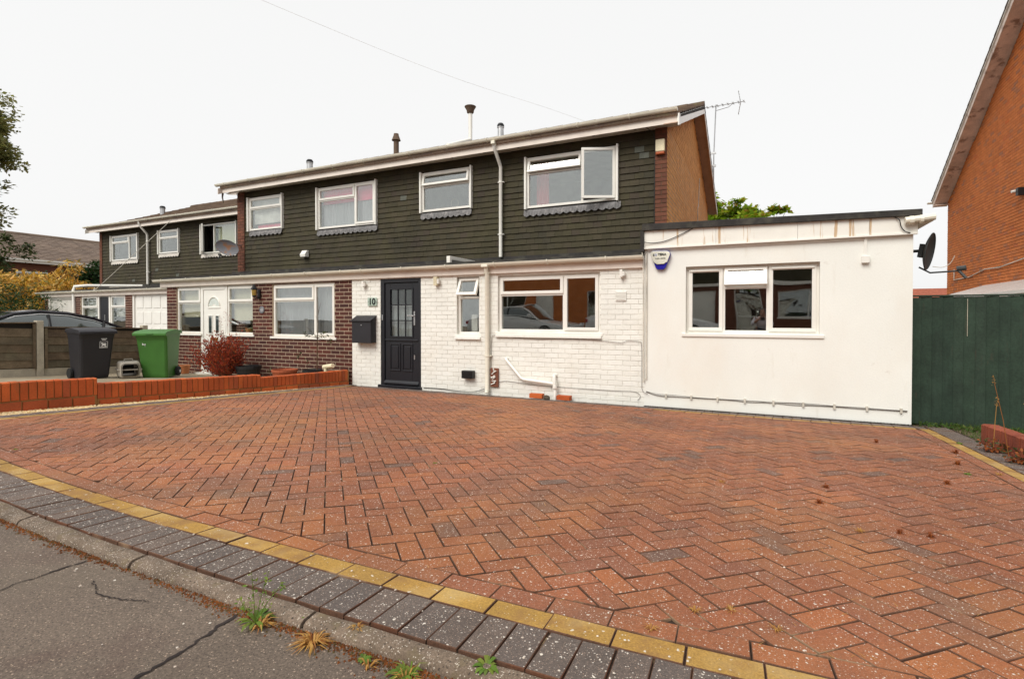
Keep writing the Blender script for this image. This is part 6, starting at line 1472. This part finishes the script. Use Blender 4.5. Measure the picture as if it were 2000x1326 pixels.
# grass by the fence, weeds in the joints
gm = MB()
for i in range(9000):
    x = rnd.uniform(1.66 if rnd.random() < .3 else 1.98, 4.6); y = rnd.uniform(5.2, 7.83)
    if (x < 2.12 and y < 6.6) or (x < 1.97 and y < 7.62): continue
    h_ = rnd.uniform(.02, .06) + (.05 * rnd.random() if y > 7.4 else 0); a = rnd.uniform(0, 6.28); b = Vector((x, y, gz(y) - .03)); s_ = Vector((cos(a), sin(a), 0)); tip = b + Vector((rnd.gauss(0, .02), rnd.gauss(0, .02), h_))
    gm.add([b - s_ * .004, b + s_ * .004, tip], [(0, 1, 2)], rnd.random())
for i in range(260):
    x = rnd.uniform(1.75, 3.4); y = rnd.uniform(7.45, 7.8); leaves(gm, (x, y, gz(y) + .0), (.03, .03, .015), 3, .035, asp=1.5)
tag(gm.build('grass', M['grass']), kind='stuff')
def tuft(mb, c, n, h, spread, w_=.0022, arch=.5):
    c = Vector(c)
    for i in range(n):
        a = rnd.uniform(0, 6.28); d = Vector((cos(a), sin(a), 0)); L_ = h * rnd.uniform(.5, 1.2); s_ = spread * rnd.uniform(.4, 1.3); e = Vector((-d.y, d.x, 0)) * w_; b = c + d * rnd.uniform(0, .008)
        m_ = b + d * s_ * .45 + Vector((0, 0, L_ * .7)); t_ = b + d * s_ + Vector((0, 0, L_ * (1 - arch)))
        mb.add([b - e, b + e, m_ + e, m_ - e, t_], [(0, 1, 2, 3), (3, 2, 4)], rnd.random())
def rosette(mb, c, n, L_, w_):
    c = Vector(c)
    for i in range(n):
        a = 2 * pi * i / n + rnd.uniform(-.3, .3); d = Vector((cos(a), sin(a), 0)); e = Vector((-d.y, d.x, 0)); l = L_ * rnd.uniform(.6, 1.15)
        p0, p1, p2, p3 = c, c + d * l * .4 + Vector((0, 0, l * .28)), c + d * l * .75 + Vector((0, 0, l * .30)), c + d * l + Vector((0, 0, l * .12))
        mb.add([p0, p1 - e * w_ * .5, p1 + e * w_ * .5, p2 - e * w_ * .6, p2 + e * w_ * .6, p3], [(0, 1, 2), (1, 3, 4, 2), (3, 5, 4)], rnd.random())
KZ = gz(1.2) - .02
def weed(label, cat, parts, name='weed', group='weeds growing along the kerb'):
    R = empty(name, parts[0][2], label, cat, group)
    for (nm, m, c, fn) in parts: mb = MB(); fn(mb, c); mb.build(nm, m, R)
    settle(R)
def tallweed(mb, c):
    c = Vector(c)
    for (dx, dy, h_) in ((-.01, .0, .16), (.025, .01, .17), (.05, .02, .13), (-.03, -.01, .08)):
        P = [c, c + Vector((dx * .6, dy, h_ * .5)), c + Vector((dx * 1.6, dy * 2, h_))]; mb.tube(P, [.0016, .0013, .0008], 4, rnd.random())
        for k in range(26): t = rnd.uniform(.25, 1); p = P[0].lerp(P[2], t) + Vector((rnd.gauss(0, .006), rnd.gauss(0, .006), 0)); leaves(mb, p, (.004, .004, .004), 1, .014, asp=2.2)
weed('tallest green weed with upright seed stems in the kerb gutter', 'weed', [('stems', M['weed'], (-1.43, 1.115, KZ - .005), tallweed), ('leaves', M['weed'], (-1.43, 1.115, KZ - .005), lambda m, c: rosette(m, c, 12, .06, .012)), ('dry_blades', M['weed_dry'], (-1.40, 1.11, KZ - .005), lambda m, c: tuft(m, c, 24, .03, .05))])
weed('straw-coloured dry grass tuft right of the tallest weed', 'grass tuft', [('dry_blades', M['weed_dry'], (-1.19, 1.12, KZ - .01), lambda m, c: tuft(m, c, 90, .03, .06))], 'grass_tuft')
weed('broad green leaf rosette nearest the road at the bottom', 'weed', [('leaves', M['weed'], (-.86, 1.12, KZ - .005), lambda m, c: rosette(m, c, 14, .055, .012)), ('stems', M['weed'], (-.84, 1.12, KZ), lambda m, c: tallweed(m, Vector(c) * 1.0) if False else tuft(m, c, 10, .05, .05)), ('dry_blades', M['weed_dry'], (-.84, 1.10, KZ - .005), lambda m, c: tuft(m, c, 26, .03, .05))])
weed('bright green rosette on the kerb edge beside the grey pavers', 'weed', [('leaves', M['weed'], (-.66, 1.222, KZ + .012), lambda m, c: rosette(m, c, 15, .042, .010))])
weed('small green weed in the moss between the dry tuft and the rosette', 'weed', [('leaves', M['weed'], (-1.0, 1.125, KZ - .004), lambda m, c: rosette(m, c, 9, .028, .008)), ('dry_blades', M['weed_dry'], (-.97, 1.11, KZ - .008), lambda m, c: tuft(m, c, 18, .025, .03))])
weed('tiny green weed on the kerb joint right of the tallest weed', 'weed', [('leaves', M['weed'], (-1.30, 1.19, KZ + .01), lambda m, c: rosette(m, c, 8, .02, .006))])
weed('small dry grass sprig on the kerb beside a grey paver', 'grass tuft', [('dry_blades', M['weed_dry'], (-1.10, 1.205, KZ + .012), lambda m, c: tuft(m, c, 22, .02, .025))], 'grass_tuft')
# rust-coloured moss in the kerb gutter
mm = MB()
for i in range(9000):
    x = -5.5 + 5.6 * rnd.random(); dens = .5 + .5 * noise.noise(Vector((x * 2.1, 3, 0))) + (.35 if x > -1.7 else 0) + (.4 if -1.15 < x < -.55 else 0)
    if rnd.random() > dens: continue
    n = kerb_n(x); y = kerb_c(x) - .076 - abs(rnd.gauss(0, .010 + .014 * dens)); z = road_z(x, y) - .002; s_ = rnd.uniform(.003, .008); p = Vector((x, y, z)); a = rnd.random() * 6
    mm.add([p + Vector((cos(a) * s_, sin(a) * s_, 0)), p + Vector((cos(a + 2.1) * s_, sin(a + 2.1) * s_, 0)), p + Vector((cos(a + 4.2) * s_, sin(a + 4.2) * s_, 0)), p + Vector((rnd.gauss(0, .002), rnd.gauss(0, .002), s_ * 1.1))], [(0, 1, 3), (1, 2, 3), (2, 0, 3)], rnd.random())
tag(mm.build('moss', M['moss']), kind='stuff')
# weeds in the driveway joints
DW = [(-2.08, 3.08, 'g', 'small bright green weed in the middle of the driveway'), (-.22, 3.59, 'd', 'pale dry tuft in the middle right of the driveway'), (-.30, 1.62, 'd', 'dry tuft beside the yellow border near the bottom'),
      (-.19, 1.80, 'd', 'dry grass tuft low in the driveway, left of its twin'), (-.08, 1.86, 'd', 'spiky straw tuft low in the driveway foreground'), (.05, 1.80, 'd', 'flattened brown tuft low right in the driveway'), (.70, 1.93, 'd', 'dry tuft at the lower right corner of the driveway'),
      (.31, 3.40, 'r', 'rust-red weed pair in the right half of the driveway'), (.38, 3.80, 'r', 'small rust-red weed above the red pair'), (.44, 2.97, 'd', 'little straw weed centre right of the driveway'), (.61, 3.03, 'r', 'orange weed clump below the red ones at right'),
      (.73, 3.05, 'r', 'upright orange-brown weed right of the clump'), (1.12, 4.33, 'r', 'brown weed in the right rear of the driveway'), (1.53, 5.70, 'r', 'small red weed near the yellow line under the fence'), (1.39, 5.12, 'r', 'red-brown weed below the one near the yellow line'),
      (1.55, 4.85, 'd', 'straw and rust tuft on the right yellow border'), (1.35, 4.75, 'g', 'yellow-green moss cushion inside the right border'), (-4.95, 1.86, 'g', 'yellowish moss patch at the left edge by the yellow border'), (1.72, 6.3, 'g', 'green weed on the right grey border near the corner'), (1.0, 5.9, 'r', 'tiny red weed far right of the driveway')]
for (x, y, k, lab) in DW:
    z = gz(y); s_ = .7 + .12 * max(0, y - 2)
    if k == 'd': weed(lab, 'weed', [('blades', M['weed_dry'], (x, y, z - .004), lambda m, c: tuft(m, c, 30, .026 * s_, .035 * s_, .0016 * s_))], group='weeds in the driveway joints')
    elif k == 'r': weed(lab, 'weed', [('leaves', M['weed_red'], (x, y, z - .004), lambda m, c: (tuft(m, c, 22, .04 * s_, .025 * s_, .003 * s_), rosette(m, c, 8, .03 * s_, .008 * s_)))], group='weeds in the driveway joints')
    else: weed(lab, 'weed', [('leaves', M['weed'], (x, y, z - .004), lambda m, c: (rosette(m, c, 9, .028 * s_, .012 * s_), tuft(m, c, 8, .02 * s_, .02 * s_)))], group='weeds in the driveway joints')
# thin dead grass lying in joints: stuff
jm = MB()
for i in range(900):
    x = rnd.uniform(-2.5, 1.6); y = 1.65 + 5.2 * rnd.random() ** 1.5
    if rnd.random() < .75 and x < 0: continue
    a = pi / 4 * rnd.choice((1, 3)) + rnd.gauss(0, .15); d = Vector((cos(a), sin(a), 0)); e = Vector((-d.y, d.x, 0)) * .0012; p = Vector((x, y, gz(y) + .001)); L_ = rnd.uniform(.012, .045)
    jm.add([p - e, p + e, p + d * L_ + Vector((0, 0, rnd.uniform(0, .006)))], [(0, 1, 2)], rnd.random())
tag(jm.build('dead_grass_blades', M['weed_dry']), kind='stuff')
# plants by the right edging wall
for lab, x, y, n in (('grey-leaved withered weed against the short right-hand wall', 1.86, 5.95, 34), ('second withered weed further along the right-hand wall', 1.88, 5.45, 40)):
    R = empty('withered_weed', (x, y, gz(y)), lab, 'weed', 'withered weeds by the right-hand wall'); mb = MB(); rosette(mb, (x, y, gz(y)), 14, .10, .02); leaves(mb, (x, y, gz(y) + .05), (.12, .10, .06), n * 2, .028, asp=1.6); mb.build('leaves', M['weed_red'], R)
    mb = MB(); leaves(mb, (x, y, gz(y) + .06), (.12, .10, .07), n * 2, .03, asp=1.6); mb.build('grey_leaves', M['leaf_mid'], R); settle(R)
for lab, x, y, h_, lean in (('tallest dry seed stalk by the short right-hand wall', 1.90, 5.75, .62, -.10), ('short thin seed stalk left of the tallest', 1.86, 5.95, .42, .02), ('slim seed stalk near the right edge', 1.95, 5.50, .47, -.03)):
    R = empty('seed_stalk', (x, y, gz(y)), lab, 'plant', 'dry seed stalks by the right-hand wall'); z = gz(y)
    MB().tube([(x, y, z), (x + lean * .4, y, z + h_ * .5), (x + lean, y, z + h_)], [.003, .0025, .002], 5).build('stem', M['weed_dry'], R)
    mb = MB(); 
    for k in range(30): t = rnd.random(); leaves(mb, (x + lean * (1 + .12 * t), y, z + h_ - .02 + .09 * t), (.012 * (1.1 - t), .01, .01), 1, .014, asp=2)
    mb.build('seed_head', M['weed_dry'], R); settle(R)

# ------------------------------------------------------------------ the other side of the street, seen in the window glass
OH = empty('opposite_house', (0, 9.3, 0), 'brick house with dark tiled upper storey across the street, seen in reflection', 'house')
o1, o2 = (-3.4, -1.6, 3.39, 4.365), (1.2, 2.8, 3.5, 4.365)
Y = 9.32; holes = [o1, o2]
wall_slab('upper_wall', -5.5, 3.4, Y, Y + .2, 2.2, 4.6, holes, M['hung_tile'], OH)
for rc in (o1, o2): window(OH, *rc, 9.29, [(0, (rc[1] - rc[0]) * .6, 0, rc[3] - rc[2], 'f'), ((rc[1] - rc[0]) * .6, rc[1] - rc[0], 0, rc[3] - rc[2], 'f')])
gh_ = [(.95, 3.2, 0, 2.0), (-.6, .3, 0, 2.0), (-3.0, -1.2, .9, 2.0)]
wall_slab('front_wall', -5.5, 3.4, 7.9, 8.1, -.06, 2.2, gh_, M['brick_pier'], OH)
MB().box(.95, 3.2, 7.98, 8.0, 0, 2.0).build('garage_door', M['upvc'], OH); window(OH, -.6, .3, 0.02, 2.0, 7.95, [(0, .9, 0, .9, 'f'), (0, .9, .9, 1.98, 'f')], sill=False); window(OH, -3.0, -1.2, .9, 2.0, 7.95, [(0, .9, 0, 1.1, 'f'), (.9, 1.8, 0, 1.1, 'f')])
MB().box(-5.6, 3.5, 7.8, 9.3, 2.2, 2.32).build('flat_roof', M['upvc'], OH)
MB().box(-5.5, -5.3, 8.1, 16, -.06, 4.6).box(3.2, 3.4, 8.1, 16, -.06, 4.6).box(-5.3, 3.2, 15.8, 16, -.06, 4.6).build('side_wall', M['brick_orange'], OH)
MB().prism([(8.9, 4.6), (12.6, 6.3), (16.4, 4.6)], -5.7, 3.6, 'x').build('roof', M['roof_tile'], OH); MB().box(-5.7, 3.6, 8.86, 8.9, 4.5, 4.7).build('fascia', M['upvc'], OH)
settle(OH); OH.location = (-.6, -7.4, .36); OH.rotation_euler = (0, 0, pi)
OH2 = empty('opposite_house', (0, 9.3, 0), 'orange brick gabled house across the street with white windows, seen in reflection', 'house')
wall_slab('front_wall', -5, 3, 8.0, 8.2, -.06, 4.9, [(-4.2, -2.4, .9, 2.1), (-1.0, .0, 0, 2.1), (-4.2, -2.4, 3.1, 4.2), (.6, 2.2, 3.1, 4.2), (.6, 2.2, .9, 2.1)], M['brick_orange'], OH2)
for rc in ((-4.2, -2.4, .9, 2.1), (-4.2, -2.4, 3.1, 4.2), (.6, 2.2, 3.1, 4.2), (.6, 2.2, .9, 2.1)): window(OH2, *rc, 8.04, [(0, .9, 0, rc[3] - rc[2], 'f'), (.9, rc[1] - rc[0], 0, rc[3] - rc[2], 'f')])
MB().box(-1, 0, 8.05, 8.1, 0, 2.1).build('door', M['upvc'], OH2)
MB().box(-5, -4.8, 8.2, 16, -.06, 4.9).box(2.8, 3, 8.2, 16, -.06, 4.9).box(-4.8, 2.8, 15.8, 16, -.06, 4.9).build('side_wall', M['brick_orange'], OH2)
MB().prism([(7.6, 4.85), (12.0, 7.2), (16.4, 4.85)], -5.3, 3.3, 'x').build('roof', M['roof_tile'], OH2)
settle(OH2); OH2.location = (-9.6, -8.6, .36); OH2.rotation_euler = (0, 0, pi)
OH3 = copy_tree(OH); OH3.location = (9.2, -8.0, .36); OH3['label'] = 'further tile-hung house across the street to the right, seen in reflection'
C2 = car('parked_car', 'white car parked across the street, seen in the kitchen window glass', M['car_white']); C2.location = (-1.1, -3.9, .33); C2.rotation_euler = (0, 0, pi / 2)
C3 = car('parked_car', 'second white car across the street, further left in the reflection', M['car_white']); C3.location = (-6.6, -4.4, .33); C3.rotation_euler = (0, 0, pi / 2 + .1)
wheelie('wheelie_bin', 'blue wheelie bin across the street, seen in the kitchen window glass', (-3.6, -1.75, .33), radians(170), M['bin_blue'], group=None)
wheelie('wheelie_bin', 'blue wheelie bin across the street, seen in the extension window glass', (1.9, -3.0, .33), radians(190), M['bin_blue'], group=None)

# the photographer, crouched behind the camera (seen only as a reflection in the extension window)
def skin_body(name, verts, edges, radii, m, parent, sub=2, root=0):
    me = bpy.data.meshes.new(name); me.from_pydata([Vector(v) for v in verts], edges, []); me.materials.append(m)
    o = bpy.data.objects.new(name, me); COL.objects.link(o); o.parent = parent
    o.modifiers.new('skin', 'SKIN').use_smooth_shade = True
    for i, r in enumerate(radii): me.skin_vertices[0].data[i].radius = (r, r) if not isinstance(r, tuple) else r
    me.skin_vertices[0].data[root].use_root = True
    s = o.modifiers.new('sub', 'SUBSURF'); s.levels = s.render_levels = sub; return o
PH = empty('person', (0, -.5, .31), 'person in white shirt crouching on the road with a camera held up to the face', 'person')
V = [(0, -.62, .80), (0, -.58, 1.00), (0, -.50, 1.18), (0, -.46, 1.27),                      # pelvis, waist, chest, neck
     (-.13, -.58, .78), (-.22, -.20, .74), (-.22, -.34, .40), (-.22, -.22, .335),          # left leg
     (.13, -.60, .76), (.24, -.30, .50), (.22, -.62, .38), (.22, -.78, .36),               # right leg, kneeling
     (-.19, -.48, 1.21), (-.27, -.34, 1.05), (-.10, -.17, 1.22), (.19, -.48, 1.21), (.27, -.34, 1.05), (.10, -.17, 1.22)]
skin_body('body', V, [(0, 1), (1, 2), (2, 3), (0, 4), (4, 5), (5, 6), (6, 7), (0, 8), (8, 9), (9, 10), (10, 11), (2, 12), (12, 13), (13, 14), (2, 15), (15, 16), (16, 17)],
          [.15, (.17, .12), (.18, .12), .06, .10, .075, .05, .04, .10, .075, .05, .04, .07, .052, .035, .07, .052, .035], M['skin'], PH, 1)
skin_body('shirt', [V[0], V[1], V[2], (0, -.47, 1.24), V[12], V[13], (-.19, -.26, 1.13), V[15], V[16], (.19, -.26, 1.13)], [(0, 1), (1, 2), (2, 3), (2, 4), (4, 5), (5, 6), (2, 7), (7, 8), (8, 9)],
          [.165, (.19, .135), (.20, .14), .075, .085, .068, .055, .085, .068, .055], M['shirt'], PH, 1)
skin_body('trousers', [(0, -.62, .79)] + V[4:7] + V[8:11], [(0, 1), (1, 2), (2, 3), (0, 4), (4, 5), (5, 6)], [.165, .115, .09, .06, .115, .09, .06], M['trouser'], PH, 1)
hd = MB().lathe([(0, -.125), (.05, -.115), (.078, -.06), (.088, .0), (.088, .05), (.070, .10), (.03, .125), (0, .13)], (0, 0, 0), 16).build('head', M['skin'], PH, smooth=True); hd.matrix_basis = Matrix.Translation((0, -.40, 1.385)) @ Matrix.Diagonal((.9, 1.1, 1, 1))
MB().lathe([(.0, -.0), (.096, -.02), (.094, .06), (.072, .115), (0, .14)], (0, -.415, 1.395), 16).build('hair', M['hair'], PH, smooth=True)
MB().tube([(0, -.30, 1.385), (0, -.275, 1.365), (0, -.30, 1.355)], .012, 6).build('nose', M['skin'], PH)
for s_ in (-1, 1):
    MB().lathe([(0, 0), (.012, .004), (0, .01)], (s_ * .032, -.305, 1.395), 8).build('eye', M['hair'], PH)
    MB().lathe([(0, -.028), (.012, 0), (0, .028)], (s_ * .083, -.40, 1.385), 8).build('ear', M['skin'], PH)
    for k in range(4): MB().tube([(s_ * .10, -.17, 1.25 - .018 * k), (s_ * .075, -.13, 1.25 - .018 * k), (s_ * .05, -.125, 1.25 - .018 * k)], .008, 6).build('finger', M['skin'], PH)
    MB().tube([(s_ * .10, -.19, 1.23), (s_ * .08, -.21, 1.26), (s_ * .055, -.20, 1.27)], .009, 6).build('thumb', M['skin'], PH)
settle(PH)
CA = empty('camera_body', (0, -.16, 1.2), 'black camera held by the crouching person', 'camera'); MB().box(-.065, .065, -.20, -.135, 1.18, 1.27).build('camera_case', M['black'], CA, bev=.008); settle(CA)
